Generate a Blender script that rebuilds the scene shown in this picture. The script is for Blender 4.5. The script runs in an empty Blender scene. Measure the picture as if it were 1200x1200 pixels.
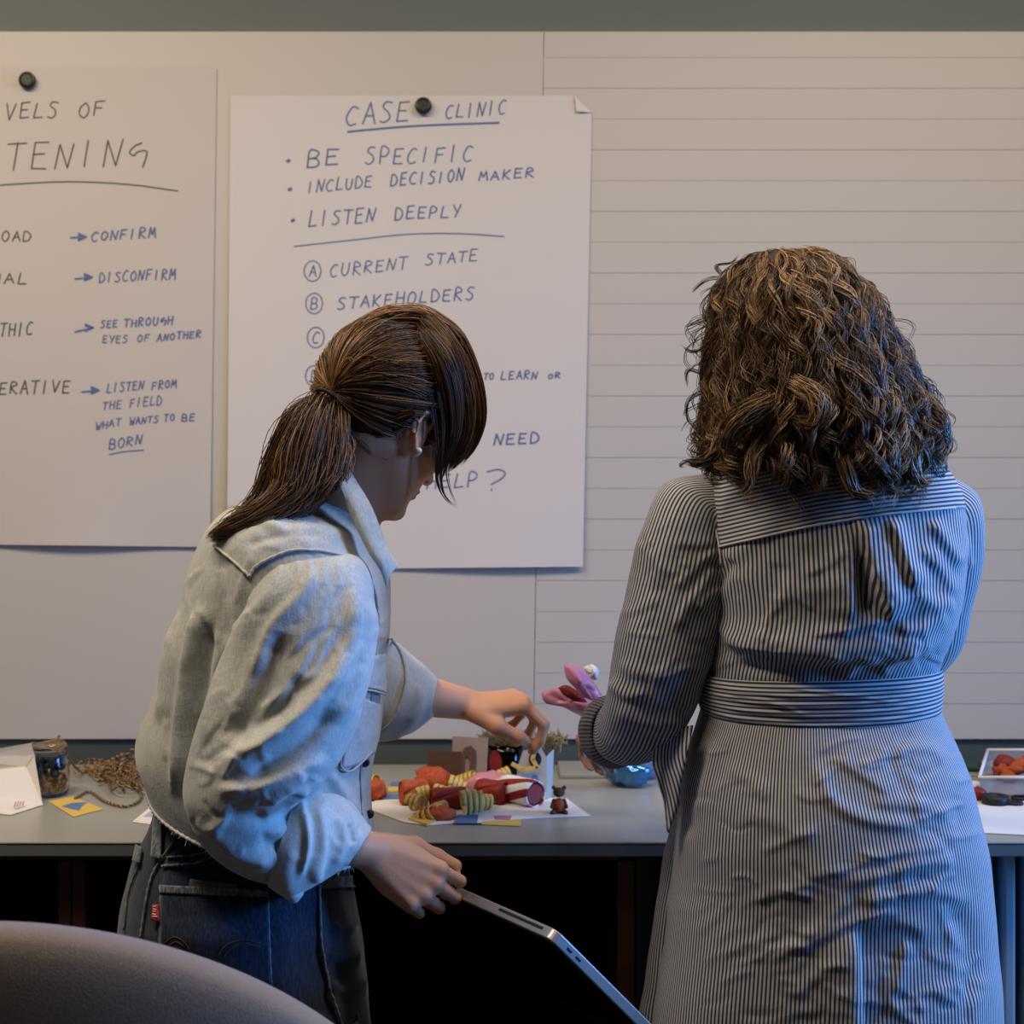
import bpy, bmesh, math, random
import numpy as np
from mathutils import Vector, Matrix
from mathutils.bvhtree import BVHTree

PI = math.pi
CAMZ = 1.30
F = 1600.0
sc = bpy.context.scene
COL = sc.collection

# ------------------------------------------------------------------ camera, world, lights, exposure
cam_d = bpy.data.cameras.new('camera')
cam = bpy.data.objects.new('camera', cam_d); COL.objects.link(cam)
cam.location = (0, 0, CAMZ); cam.rotation_euler = (PI/2, 0, 0)
cam_d.sensor_width = 36; cam_d.lens = 48; cam_d.clip_start = 0.02
cam_d.dof.use_dof = True; cam_d.dof.focus_distance = 1.72; cam_d.dof.aperture_fstop = 6.3
sc.camera = cam

w = bpy.data.worlds.new('world'); sc.world = w; w.use_nodes = True
w.node_tree.nodes['Background'].inputs[0].default_value = (0.35, 0.5, 0.8, 1)
w.node_tree.nodes['Background'].inputs[1].default_value = 0.2

def area(name, loc, target, size, size_y, power, color, spread=PI):
    d = bpy.data.lights.new(name, 'AREA'); d.shape = 'RECTANGLE'
    d.size = size; d.size_y = size_y; d.energy = power; d.color = color; d.spread = spread
    o = bpy.data.objects.new(name, d); COL.objects.link(o); o.location = loc
    o.rotation_euler = (Vector(target) - Vector(loc)).to_track_quat('-Z', 'Y').to_euler()
    return o
area('ceiling_lamp_glow', (-1.05, 1.35, 2.72), (-0.85, 1.7, 0), 1.5, 0.30, 38, (1.0, 0.82, 0.60))
area('ceiling_lamp_glow', (0.95, 1.45, 2.72), (0.95, 1.8, 0), 1.5, 0.30, 25, (1.0, 0.89, 0.79))
area('window_daylight', (2.62, 1.45, 1.50), (0.0, 1.50, 0.90), 0.9, 1.0, 27, (0.10, 0.36, 1.0), math.radians(78))

vs = sc.view_settings
vs.view_transform = 'Standard'; vs.look = 'None'; vs.gamma = 1.0; vs.use_curve_mapping = False
vs.exposure = 0.0

# ------------------------------------------------------------------ helpers
def P(px, py, d):
    return np.array([(px - 600.0) * d / F, d, CAMZ - (py - 600.0) * d / F])

def proj(v):
    return np.stack([600 + v[:, 0] / v[:, 1] * F, 600 - (v[:, 2] - CAMZ) / v[:, 1] * F], 1)

def rng(seed): return np.random.default_rng(seed)

def tag(o, label=None, cat=None, group=None, kind=None):
    if label: o['label'] = label
    if cat: o['category'] = cat
    if group: o['group'] = group
    if kind: o['kind'] = kind
    return o

def empty(name, loc, label=None, cat=None, group=None):
    o = bpy.data.objects.new(name, None); COL.objects.link(o); o.location = tuple(loc)
    o.empty_display_size = 0.05
    return tag(o, label, cat, group)

def abs_loc(o):
    l = Vector(o.location)
    while o.parent: o = o.parent; l += Vector(o.location)
    return l

def raw(name, verts, faces, mat=None, parent=None, smooth=True, uv=None, kind=None, label=None, solid=0.0, attr=None, origin=None):
    """verts in world space; faces an (n,k) int array or a list of tuples"""
    verts = np.asarray(verts, dtype=np.float64)
    if parent is not None: off = np.array(abs_loc(parent))
    elif origin is not None: off = np.array(origin)
    else: off = np.zeros(3)
    me = bpy.data.meshes.new(name)
    if isinstance(faces, np.ndarray):
        n, k = faces.shape
        me.vertices.add(len(verts)); me.vertices.foreach_set('co', (verts - off).astype(np.float32).ravel())
        me.loops.add(n * k); me.loops.foreach_set('vertex_index', faces.astype(np.int32).ravel())
        me.polygons.add(n)
        me.polygons.foreach_set('loop_start', np.arange(0, n * k, k, dtype=np.int32))
        me.polygons.foreach_set('loop_total', np.full(n, k, dtype=np.int32))
        me.update(calc_edges=True)
    else:
        me.from_pydata([tuple(a) for a in (verts - off)], [], [tuple(int(i) for i in f) for f in faces]); me.update()
    if smooth: me.polygons.foreach_set('use_smooth', np.ones(len(me.polygons), dtype=bool))
    if uv is not None:                      # per-vertex uv
        li = np.empty(len(me.loops), dtype=np.int32); me.loops.foreach_get('vertex_index', li)
        l = me.uv_layers.new(name='UVMap'); l.data.foreach_set('uv', np.asarray(uv, dtype=np.float32)[li].ravel())
    if attr is not None:
        a = me.attributes.new('tone', 'FLOAT', 'POINT'); a.data.foreach_set('value', np.asarray(attr, dtype=np.float32))
    o = bpy.data.objects.new(name, me); COL.objects.link(o)
    if parent is not None: o.parent = parent
    elif origin is not None: o.location = tuple(origin)
    if mat: me.materials.append(mat)
    if solid:
        m = o.modifiers.new('solid', 'SOLIDIFY'); m.thickness = solid; m.offset = -1
    if kind: o['kind'] = kind
    if label: o['label'] = label
    return o

class MB:
    def __init__(s): s.v = []; s.f = []
    def add(s, v, f):
        b = len(s.v); s.v += [tuple(x) for x in v]; s.f += [tuple(i + b for i in q) for q in f]
    def box(s, lo, hi):
        x0, y0, z0 = lo; x1, y1, z1 = hi
        s.add([(x0,y0,z0),(x1,y0,z0),(x1,y1,z0),(x0,y1,z0),(x0,y0,z1),(x1,y0,z1),(x1,y1,z1),(x0,y1,z1)],
              [(0,3,2,1),(4,5,6,7),(0,1,5,4),(1,2,6,5),(2,3,7,6),(3,0,4,7)])
    def obox(s, c, hx, hy, hz):
        c, hx, hy, hz = map(np.array, (c, hx, hy, hz))
        vs = [c + i*hx + j*hy + k*hz for k in (-1,1) for (i,j) in ((-1,-1),(1,-1),(1,1),(-1,1))]
        f = [(0,3,2,1),(4,5,6,7),(0,1,5,4),(1,2,6,5),(2,3,7,6),(3,0,4,7)]
        if np.dot(np.cross(hx, hy), hz) < 0: f = [q[::-1] for q in f]
        s.add(vs, f)
    def tube(s, pts, r, n=8, cap=True):
        v, f = tube_arr(pts, r, n, cap); s.add(v, f)
    def build(s, name, mat, parent=None, smooth=False, bevel=0, **k):
        o = raw(name, np.array(s.v), s.f, mat, parent, smooth, **k)
        if bevel:
            m = o.modifiers.new('bevel', 'BEVEL'); m.width = bevel; m.segments = 2; m.limit_method = 'ANGLE'
        return o

def frames(pts):
    pts = np.asarray(pts, float); n = len(pts)
    t = np.gradient(pts, axis=0); t /= np.linalg.norm(t, axis=1)[:, None] + 1e-12
    up = np.array([0, 0, 1.0]) if abs(t[0][2]) < 0.9 else np.array([1.0, 0, 0])
    a = np.cross(t[0], up); a /= np.linalg.norm(a)
    A = [a]
    for i in range(1, n):
        a = A[-1] - t[i] * np.dot(A[-1], t[i]); a /= np.linalg.norm(a) + 1e-12; A.append(a)
    A = np.array(A); B = np.cross(t, A)
    return t, A, B

def tube_arr(pts, r, n=8, cap=True):
    pts = np.asarray(pts, float); m = len(pts)
    r = np.full(m, r) if np.isscalar(r) else np.asarray(r, float)
    t, A, B = frames(pts)
    th = np.arange(n) * 2 * PI / n
    v = pts[:, None] + r[:, None, None] * (np.cos(th)[None, :, None] * A[:, None] + np.sin(th)[None, :, None] * B[:, None])
    v = v.reshape(-1, 3); f = []
    for i in range(m - 1):
        for j in range(n):
            k = (j + 1) % n
            f.append((i*n+j, i*n+k, (i+1)*n+k, (i+1)*n+j))
    if cap: f.append(tuple(range(n))[::-1]); f.append(tuple((m-1)*n + j for j in range(n)))
    return v, f

def catmull(keys, m):
    """keys (n, d) -> (m, d)"""
    k = np.asarray(keys, float); n = len(k)
    k = np.vstack([2*k[0]-k[1], k, 2*k[-1]-k[-2]])
    t = np.linspace(0, n - 1 - 1e-9, m); i = np.floor(t).astype(int); u = (t - i)[:, None]
    p0, p1, p2, p3 = k[i], k[i+1], k[i+2], k[i+3]
    return 0.5*((2*p1) + (-p0+p2)*u + (2*p0-5*p1+4*p2-p3)*u*u + (-p0+3*p1-3*p2+p3)*u**3)

def rowkey(xl, yl, xr, yr, d, th, dz=0.0, n=2.3):
    l, r = P(xl, yl, d), P(xr, yr, d)
    return np.concatenate([(l+r)/2, (r-l)/2, [0, th/2, dz], [n]])

def pathkeys(pts, ra, rb=None, n=2.0):
    rb = ra if rb is None else rb
    t, A, B = frames(pts)
    return [np.concatenate([np.asarray(p, float), A[i]*ra[i], B[i]*rb[i], [n]]) for i, p in enumerate(pts)]

def loft(keys, nu, nv):
    """closed rings; returns verts (nv*nu,3), quad faces, uv in metres (u around at mean girth)"""
    k = catmull(np.array(keys), nv)
    th = np.arange(nu) / nu * 2 * PI
    c, s_ = np.cos(th), np.sin(th)
    e = 2.0 / k[:, 9:10]
    cc = np.sign(c)[None] * np.abs(c)[None]**e; ss = np.sign(s_)[None] * np.abs(s_)[None]**e
    v = k[:, None, 0:3] + cc[:, :, None]*k[:, None, 3:6] + ss[:, :, None]*k[:, None, 6:9]
    seg = np.linalg.norm(np.roll(v, -1, 1) - v, axis=2)
    arc = np.concatenate([np.zeros((nv, 1)), np.cumsum(seg, 1)], 1)
    u = arc[:, :nu] / arc[:, -1:] * arc[:, -1].max()
    cen = k[:, :3]; vv = np.concatenate([[0], np.cumsum(np.linalg.norm(np.diff(cen, axis=0), axis=1))])
    vvv = np.repeat(vv[:, None], nu, 1)
    i = np.arange(nv-1)[:, None]; j = np.arange(nu)[None]; jn = (j+1) % nu
    f = np.stack([i*nu+j, (i+1)*nu+j, (i+1)*nu+jn, i*nu+jn], -1).reshape(-1, 4)
    return v.reshape(-1, 3), f, np.stack([u.ravel(), vvv.ravel()], 1)

def vnormals(v, f):
    a = v[f[:, 2]] - v[f[:, 0]]; b = v[f[:, 3 % f.shape[1]]] - v[f[:, 1]] if f.shape[1] == 4 else v[f[:, 1]] - v[f[:, 0]]
    fn = np.cross(a, b)
    n = np.zeros_like(v)
    for k in range(f.shape[1]): 
        for c in range(3): n[:, c] += np.bincount(f[:, k], fn[:, c], minlength=len(v))
    n /= np.linalg.norm(n, axis=1)[:, None] + 1e-12
    return n

def orient(v, f):
    """make the lofted faces point outwards (away from their own ring centres)"""
    n = vnormals(v, f); c = v.mean(0)
    # compare with signed volume
    a, b, d = v[f[:, 0]], v[f[:, 1]], v[f[:, 2]]
    vol = np.sum(np.einsum('ij,ij->i', a - c, np.cross(b - c, d - c)))
    return f if vol > 0 else f[:, ::-1].copy()

def sculpt(v, f, strokes, front=True):
    """raise folds of cloth along strokes: (pts, width one side, width other side, height in m)"""
    n = vnormals(v, f); q = proj(v)
    view = v - np.array([0, 0, CAMZ]); view /= np.linalg.norm(view, axis=1)[:, None]
    wt = np.clip(-np.sum(n * view, 1) * 3 + 0.3, 0, 1)
    disp = np.zeros(len(v))
    for pts, w1, w2, amp in strokes:
        pts = np.array(pts, float)
        if len(pts) > 2: pts = catmull(pts, 4 * len(pts))
        best = np.full(len(v), 1e9); sd = np.zeros(len(v)); tt = np.zeros(len(v))
        L = np.concatenate([[0], np.cumsum(np.linalg.norm(np.diff(pts, axis=0), axis=1))]); tot = L[-1]
        bb = (q[:, 0] > pts[:, 0].min()-90) & (q[:, 0] < pts[:, 0].max()+90) & (q[:, 1] > pts[:, 1].min()-90) & (q[:, 1] < pts[:, 1].max()+90) & (wt > 0)
        idx = np.nonzero(bb)[0]; qq = q[idx]
        be, sg, ta = np.full(len(idx), 1e9), np.zeros(len(idx)), np.zeros(len(idx))
        for i in range(len(pts)-1):
            a, b = pts[i], pts[i+1]; ab = b-a; l = np.hypot(*ab)
            t = np.clip((qq-a) @ ab / (l*l), 0, 1); c = a + t[:, None]*ab; dd = qq - c
            dist = np.hypot(dd[:, 0], dd[:, 1]); m = dist < be
            be[m] = dist[m]; sg[m] = np.sign(ab[0]*dd[m, 1] - ab[1]*dd[m, 0]); ta[m] = (L[i] + t[m]*l)/tot
        wd = np.where(sg > 0, w1, w2)      # w1: the side to the right of travel (screen y down)
        tap = np.clip(np.minimum(ta, 1-ta)*5 + 0.12, 0, 1); tap = tap*tap*(3-2*tap)
        disp[idx] += amp * np.exp(-(be/wd)**2) * tap
    return v + n * (disp * wt)[:, None]

def scale_strokes(st, wk, ak, skip=0):
    return st[:skip] + [(p, a*wk, b*wk, h*ak) for p, a, b, h in st[skip:]]
def wrinkles(poly, n, ang, jit, ln, wd, amp, seed):
    """short shallow creases scattered over a region of cloth; poly: x0, y0, x1, y1"""
    r = rng(seed); out = []
    for _ in range(n):
        x, y = r.uniform(poly[0], poly[2]), r.uniform(poly[1], poly[3]); a = math.radians(ang+r.normal()*jit); l = ln*r.uniform(.5, 1.5)
        c, s_ = math.cos(a), math.sin(a); b = r.normal()*l*.12; w1 = wd*r.uniform(.6, 1.2)
        out.append(([(x-c*l/2, y-s_*l/2), (x-s_*b, y+c*b), (x+c*l/2, y+s_*l/2)], w1, w1*r.uniform(1.3, 2.6), amp*r.uniform(.5, 1.2)*r.choice((1, 1, -.7))))
    return out
def wobble(v, f, amp, scale, seed=0):
    """low-frequency unevenness of the cloth"""
    r = rng(seed); n = vnormals(v, f); d = np.zeros(len(v))
    for i in range(7):
        k = r.normal(size=3); k /= np.linalg.norm(k); d += np.sin(v @ k * scale * (1+i*0.6) + r.uniform(0, 6.28)) / (1+i*0.6)
    return v + n * (d*amp/1.8)[:, None]

# ------------------------------------------------------------------ signed distance bodies -> one continuous surface
class Body:
    def __init__(s, lo, hi, h):
        s.lo = np.array(lo, float); s.h = h
        s.n = np.ceil((np.array(hi)-s.lo)/h).astype(int)+1
        s.D = np.full(s.n, 0.05, dtype=np.float32)
    def grid(s, lo, hi):
        a = np.clip(np.floor((lo-s.lo)/s.h).astype(int), 0, s.n-1); b = np.clip(np.ceil((hi-s.lo)/s.h).astype(int)+1, 1, s.n)
        if np.any(b <= a): return None, None
        ax = [(s.lo[i]+np.arange(a[i], b[i])*s.h).astype(np.float32) for i in range(3)]
        return (slice(a[0], b[0]), slice(a[1], b[1]), slice(a[2], b[2])), np.stack(np.meshgrid(*ax, indexing='ij'), -1)
    def comb(s, sl, d, k, sub=False):
        D = s.D[sl]
        if sub:
            h = np.clip(0.5-0.5*(D+d)/k, 0, 1); s.D[sl] = D*(1-h) + (-d)*h + k*h*(1-h)
        else:
            h = np.clip(0.5+0.5*(D-d)/k, 0, 1); s.D[sl] = D*(1-h) + d*h - k*h*(1-h)
    def cone(s, a, b, r1, r2, k=0.012, sub=False):
        a = np.asarray(a, np.float32); b = np.asarray(b, np.float32); m = max(r1, r2)+0.05
        sl, g = s.grid(np.minimum(a, b)-m, np.maximum(a, b)+m)
        if sl is None: return
        ba = b-a; t = np.clip(((g-a)@ba)/max(ba@ba, 1e-9), 0, 1)
        d = np.linalg.norm(g-a-t[..., None]*ba, axis=-1) - (r1+(r2-r1)*t)
        s.comb(sl, d, k, sub)
    def ell(s, c, R, rad, k=0.012, sub=False):
        """R rows = local axes"""
        c = np.asarray(c, np.float32); R = np.asarray(R, np.float32); rad = np.asarray(rad, np.float32); m = max(rad)+0.05
        sl, g = s.grid(c-m, c+m)
        if sl is None: return
        q = (g-c)@R.T
        k0 = np.linalg.norm(q/rad, axis=-1); k1 = np.linalg.norm(q/(rad*rad), axis=-1)+1e-6
        s.comb(sl, k0*(k0-1)/k1, k, sub)
    def chain(s, pts, rs, k=0.012):
        for i in range(len(pts)-1): s.cone(pts[i], pts[i+1], rs[i], rs[i+1], k)
    def mesh(s):
        D = s.D; ins = D < 0
        nx, ny, nz = D.shape
        c = np.zeros((nx-1, ny-1, nz-1), np.uint8)
        offs = [(i, j, k) for i in (0, 1) for j in (0, 1) for k in (0, 1)]
        for (i, j, k) in offs: c += ins[i:nx-1+i, j:ny-1+j, k:nz-1+k]
        act = (c > 0) & (c < 8); idx = np.argwhere(act)
        vid = np.full(act.shape, -1, np.int32); vid[act] = np.arange(len(idx))
        vals = {o: D[idx[:, 0]+o[0], idx[:, 1]+o[1], idx[:, 2]+o[2]] for o in offs}
        acc = np.zeros((len(idx), 3)); cnt = np.zeros(len(idx))
        for a in offs:
            for ax in range(3):
                if a[ax] == 0:
                    b = list(a); b[ax] = 1; b = tuple(b)
                    va, vb = vals[a], vals[b]; m = (va < 0) != (vb < 0)
                    t = va[m]/(va[m]-vb[m]); p = np.tile(np.array(a, float), (m.sum(), 1)); p[:, ax] += t
                    acc[m] += p; cnt[m] += 1
        v = s.lo + (idx + acc/cnt[:, None])*s.h
        F_ = []
        for ax in range(3):
            sl0 = [slice(None)]*3; sl1 = [slice(None)]*3; sl0[ax] = slice(0, -1); sl1[ax] = slice(1, None)
            a = ins[tuple(sl0)]; b = ins[tuple(sl1)]
            for (m, flip) in ((a & ~b, False), (~a & b, True)):
                e = np.argwhere(m)
                o1, o2 = [(1, 2), (2, 0), (0, 1)][ax]
                ok = (e[:, o1] > 0) & (e[:, o2] > 0) & (e[:, o1] < D.shape[o1]-1) & (e[:, o2] < D.shape[o2]-1); e = e[ok]
                q = []
                for (d1, d2) in ((0, 0), (1, 0), (1, 1), (0, 1)):
                    ee = e.copy(); ee[:, o1] -= d1; ee[:, o2] -= d2; q.append(vid[ee[:, 0], ee[:, 1], ee[:, 2]])
                q = np.stack(q, 1); q = q[(q >= 0).all(1)]
                F_.append(q[:, ::-1] if flip else q)
        f = np.vstack(F_)
        # two rounds of light smoothing
        for lam in (0.5, 0.4):
            acc = np.zeros_like(v); cn = np.zeros(len(v))
            for k in range(4):
                a, b = f[:, k], f[:, (k+1) % 4]
                for cc in range(3): acc[:, cc] += np.bincount(a, v[b, cc], minlength=len(v)) + np.bincount(b, v[a, cc], minlength=len(v))
                cn += np.bincount(a, minlength=len(v)) + np.bincount(b, minlength=len(v))
            v = v*(1-lam) + lam*acc/np.maximum(cn, 1)[:, None]
        return v, f

def basis(fwd, up):
    x = np.array(fwd, float); x /= np.linalg.norm(x)
    z = np.array(up, float); z -= x*np.dot(z, x); z /= np.linalg.norm(z)
    return np.stack([x, np.cross(z, x), z])          # rows: forward, left, up

def head(B, o, R):
    """o: point midway between the ears; R rows: forward, left, up"""
    T = lambda p: np.asarray(o) + np.asarray(p, float) @ R
    B.ell(T((-.008, 0, .045)), R, (.096, .075, .086), .01)
    B.ell(T((.04, 0, -.012)), R, (.055, .060, .075), .02)
    B.ell(T((.05, 0, -.055)), R, (.042, .042, .045), .02)
    for s in (-1, 1):
        B.cone(T((-.002, s*.052, -.03)), T((.062, s*.018, -.092)), .017, .014, .02)
        B.ell(T((.062, s*.036, -.018)), R, (.026, .024, .022), .012)          # cheek
        B.ell(T((.093, s*.032, .004)), R, (.012, .017, .011), .008, sub=True)   # eye socket
        B.ell(T((.079, s*.032, .004)), R, (.0125, .0135, .0115), .002)          # eye under its lid
        B.cone(T((.088, s*.016, .022)), T((.078, s*.048, .024)), .007, .006, .01) # brow
        er = basis(R[0]*.25+R[2]*.97, R[1]*s) 
        B.ell(T((-.004, s*.077, .004)), basis(R[2]*.97-R[0]*.22, R[1]), (.034, .020, .009), .004)
        rim = [T((.008+x*1.12, s*(.085+yy), z*1.1)) for x, yy, z in ((.0, 0, .008), (.002, .003, .024), (-.008, .006, .033), (-.021, .007, .028), (-.024, .006, .012), (-.017, .004, -.006), (-.006, .001, -.024), (.002, -.001, -.022))]
        B.chain(rim, [.0028, .0033, .0036, .0036, .0034, .0034, .0055, .004], .003)
        B.ell(T((-.004, s*.091, .006)), R, (.010, .008, .015), .003, sub=True)
    B.ell(T((.079, 0, -.096)), R, (.017, .020, .015), .015)                    # chin
    B.chain([T((.092, 0, .012)), T((.108, 0, -.014)), T((.116, 0, -.028))], [.008, .009, .0105], .008)
    for s in (-1, 1): B.ell(T((.105, s*.011, -.031)), R, (.011, .007, .007), .005)
    B.ell(T((.094, 0, -.055)), R, (.011, .022, .0055), .004)
    B.ell(T((.092, 0, -.065)), R, (.011, .019, .0065), .004)
    return T

def hand(B, wrist, R, thumb, curls, spread=(.10, .02, -.05, -.14), thumb_dir=None, sc_=0.93, side=1, r=.0082):
    """R rows: forward (wrist to knuckles), thumb side, back of hand. curls: 4 x (mcp, pip, dip) in radians"""
    T = lambda p: np.asarray(wrist) + (np.asarray(p, float)*sc_) @ R
    ys = [.027, .009, -.010, -.027]; xs = [.088, .092, .087, .078]
    for i in range(4):
        B.cone(T((.010, ys[i]*.42, -.002)), T((xs[i], ys[i], -.001)), .0135*sc_, .0108*sc_, .012)
        B.cone(T((.022, ys[i]*.5, .0095)), T((xs[i]-.004, ys[i], .0095)), .0022*sc_, .0030*sc_, .004)
    B.ell(T((.05, 0, -.004)), R, (.046*sc_, .036*sc_, .0145*sc_), .012)
    lens = [(.043, .026, .021), (.048, .030, .022), (.044, .028, .022), (.034, .021, .019)]
    tips = []
    for i in range(4):
        p = np.array([xs[i], ys[i], 0.0]); ang = 0; rr = r*(1, 1.03, .98, .86)[i]
        B.ell(T(p+np.array([0, 0, .0045])), R, (.0100*sc_,)*3, .005)
        for j in range(3):
            ang += curls[i][j]
            dv = np.array([math.cos(ang), spread[i]*(1 if j == 0 else .3), -math.sin(ang)]); dv /= np.linalg.norm(dv)
            q = p + dv*lens[i][j]
            B.cone(T(p), T(q), rr*(1.06, .97, .9)[j]*sc_, rr*(.97, .9, .8)[j]*sc_, .0035)
            p = q
        tips.append(T(p))
    tp = [T(p) for p in thumb]
    B.chain(tp, [.0165*sc_, .0125*sc_, .0108*sc_, .0085*sc_][:len(tp)], .008)
    return tips + [tp[-1]]

# ------------------------------------------------------------------ hair
def strands(name, paths, r0, mat, parent, tone=None, sides=3, kind=None, taper=0.25):
    """paths (n, m, 3) -> thin tapered locks as one mesh"""
    n, m, _ = paths.shape
    t = np.gradient(paths, axis=1); t /= np.linalg.norm(t, axis=2)[..., None]+1e-9
    ref = np.array([0.31, 0.92, 0.24]); A = np.cross(t, ref); A /= np.linalg.norm(A, axis=2)[..., None]+1e-9
    Bv = np.cross(t, A)
    u = np.linspace(0, 1, m); rad = np.minimum(1, np.minimum(u*8+.3, (1-u)/(taper)+0.12))
    rad = (np.asarray(r0).reshape(-1, 1) * rad[None])[..., None]
    v = np.stack([paths + rad*(math.cos(a)*A + math.sin(a)*Bv) for a in [2*PI*k/sides for k in range(sides)]], 2)
    v = v.reshape(-1, 3)
    s_ = np.arange(n)[:, None, None]*m*sides; i = np.arange(m-1)[None, :, None]*sides; j = np.arange(sides)[None, None]; jn = (j+1) % sides
    f = np.stack([s_+i+j, s_+i+jn, s_+i+sides+jn, s_+i+sides+j], -1).reshape(-1, 4)
    tone = rng(5).uniform(0, 1, n) if tone is None else tone
    return raw(name, v, f, mat, parent, True, attr=np.repeat(tone, m*sides), kind=kind)

# ------------------------------------------------------------------ materials
def newmat(name):
    m = bpy.data.materials.new(name); m.use_nodes = True
    nt = m.node_tree; b = nt.nodes['Principled BSDF']
    return m, nt, b
def N(nt, t, **k):
    n = nt.nodes.new(t)
    for a, b in k.items(): setattr(n, a, b)
    return n
def lk(nt, a, b): nt.links.new(a, b)
def inp(n, name, v): n.inputs[name].default_value = v

def simple(name, col, rough=.6, metal=0, spec=.4, noise=0.0, nscale=40, bump=0.0, bscale=200, coat=0, sheen=0, trans=0, ior=1.45, sss=0, alpha=1):
    m, nt, b = newmat(name)
    inp(b, 'Base Color', (*col, 1)); inp(b, 'Roughness', rough); inp(b, 'Metallic', metal); inp(b, 'Specular IOR Level', spec)
    inp(b, 'Coat Weight', coat); inp(b, 'Sheen Weight', sheen); inp(b, 'Transmission Weight', trans); inp(b, 'IOR', ior); inp(b, 'Alpha', alpha)
    if sss: inp(b, 'Subsurface Weight', sss); inp(b, 'Subsurface Radius', (.012, .005, .003)); inp(b, 'Subsurface Scale', 1.0)
    tc = N(nt, 'ShaderNodeTexCoord')
    if noise:
        nz = N(nt, 'ShaderNodeTexNoise'); inp(nz, 'Scale', nscale); inp(nz, 'Detail', 5.0); lk(nt, tc.outputs['Object'], nz.inputs['Vector'])
        mx = N(nt, 'ShaderNodeMix', data_type='RGBA'); lk(nt, nz.outputs['Fac'], mx.inputs['Factor'])
        mx.inputs['A'].default_value = (*[max(0, c*(1-noise)) for c in col], 1); mx.inputs['B'].default_value = (*[min(1, c*(1+noise)) for c in col], 1)
        lk(nt, mx.outputs['Result'], b.inputs['Base Color'])
    if bump:
        nz = N(nt, 'ShaderNodeTexNoise'); inp(nz, 'Scale', bscale); inp(nz, 'Detail', 3.0); lk(nt, tc.outputs['Object'], nz.inputs['Vector'])
        bp = N(nt, 'ShaderNodeBump'); inp(bp, 'Strength', bump); inp(bp, 'Distance', .002); lk(nt, nz.outputs['Fac'], bp.inputs['Height']); lk(nt, bp.outputs['Normal'], b.inputs['Normal'])
    return m

def math_(nt, op, a, b=None):
    n = N(nt, 'ShaderNodeMath', operation=op)
    for i, x in enumerate((a, b)):
        if x is None: continue
        if isinstance(x, (int, float)): n.inputs[i].default_value = x
        else: lk(nt, x, n.inputs[i])
    return n.outputs[0]

def crinkle(nt, b, big=.35, fine=.25, dist=.004):
    """creased cotton: long soft creases plus weave"""
    tc = N(nt, 'ShaderNodeTexCoord')
    mp = N(nt, 'ShaderNodeMapping'); mp.inputs['Scale'].default_value = (1, 1, 2.2); mp.inputs['Rotation'].default_value = (0, .3, 0)
    lk(nt, tc.outputs['Object'], mp.inputs['Vector'])
    n1 = N(nt, 'ShaderNodeTexNoise'); inp(n1, 'Scale', 9.0); inp(n1, 'Detail', 5.0); inp(n1, 'Distortion', .4); lk(nt, mp.outputs['Vector'], n1.inputs['Vector'])
    ridge = math_(nt, 'ABSOLUTE', math_(nt, 'SUBTRACT', n1.outputs['Fac'], .5))
    ridge = math_(nt, 'POWER', math_(nt, 'SUBTRACT', 1.0, math_(nt, 'MULTIPLY', ridge, 5.0)), 2.0)
    n2 = N(nt, 'ShaderNodeTexNoise'); inp(n2, 'Scale', 420.0); inp(n2, 'Detail', 2.0); lk(nt, tc.outputs['Object'], n2.inputs['Vector'])
    b1 = N(nt, 'ShaderNodeBump'); inp(b1, 'Strength', big); inp(b1, 'Distance', dist); lk(nt, ridge, b1.inputs['Height'])
    b2 = N(nt, 'ShaderNodeBump'); inp(b2, 'Strength', fine); inp(b2, 'Distance', .0008); lk(nt, n2.outputs['Fac'], b2.inputs['Height']); lk(nt, b1.outputs['Normal'], b2.inputs['Normal'])
    lk(nt, b2.outputs['Normal'], b.inputs['Normal'])
    return tc

def stripe(name, axis, period, light=(.52, .50, .49), dark=(.035, .042, .075), duty=.5):
    m, nt, b = newmat(name); inp(b, 'Roughness', .85); inp(b, 'Specular IOR Level', .2); inp(b, 'Sheen Weight', .15)
    uv = N(nt, 'ShaderNodeUVMap'); sx = N(nt, 'ShaderNodeSeparateXYZ'); lk(nt, uv.outputs[0], sx.inputs[0])
    fr = math_(nt, 'FRACT', math_(nt, 'DIVIDE', sx.outputs[axis], period))
    tri = math_(nt, 'ABSOLUTE', math_(nt, 'SUBTRACT', fr, .5))           # 0..0.5
    rp = N(nt, 'ShaderNodeMapRange'); lk(nt, tri, rp.inputs['Value']); rp.inputs['From Min'].default_value = duty*.5-.05; rp.inputs['From Max'].default_value = duty*.5+.05
    mx = N(nt, 'ShaderNodeMix', data_type='RGBA'); lk(nt, rp.outputs['Result'], mx.inputs['Factor'])
    mx.inputs['A'].default_value = (*dark, 1); mx.inputs['B'].default_value = (*light, 1)
    lk(nt, mx.outputs['Result'], b.inputs['Base Color'])
    crinkle(nt, b, .10, .15, .003)
    return m

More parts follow.
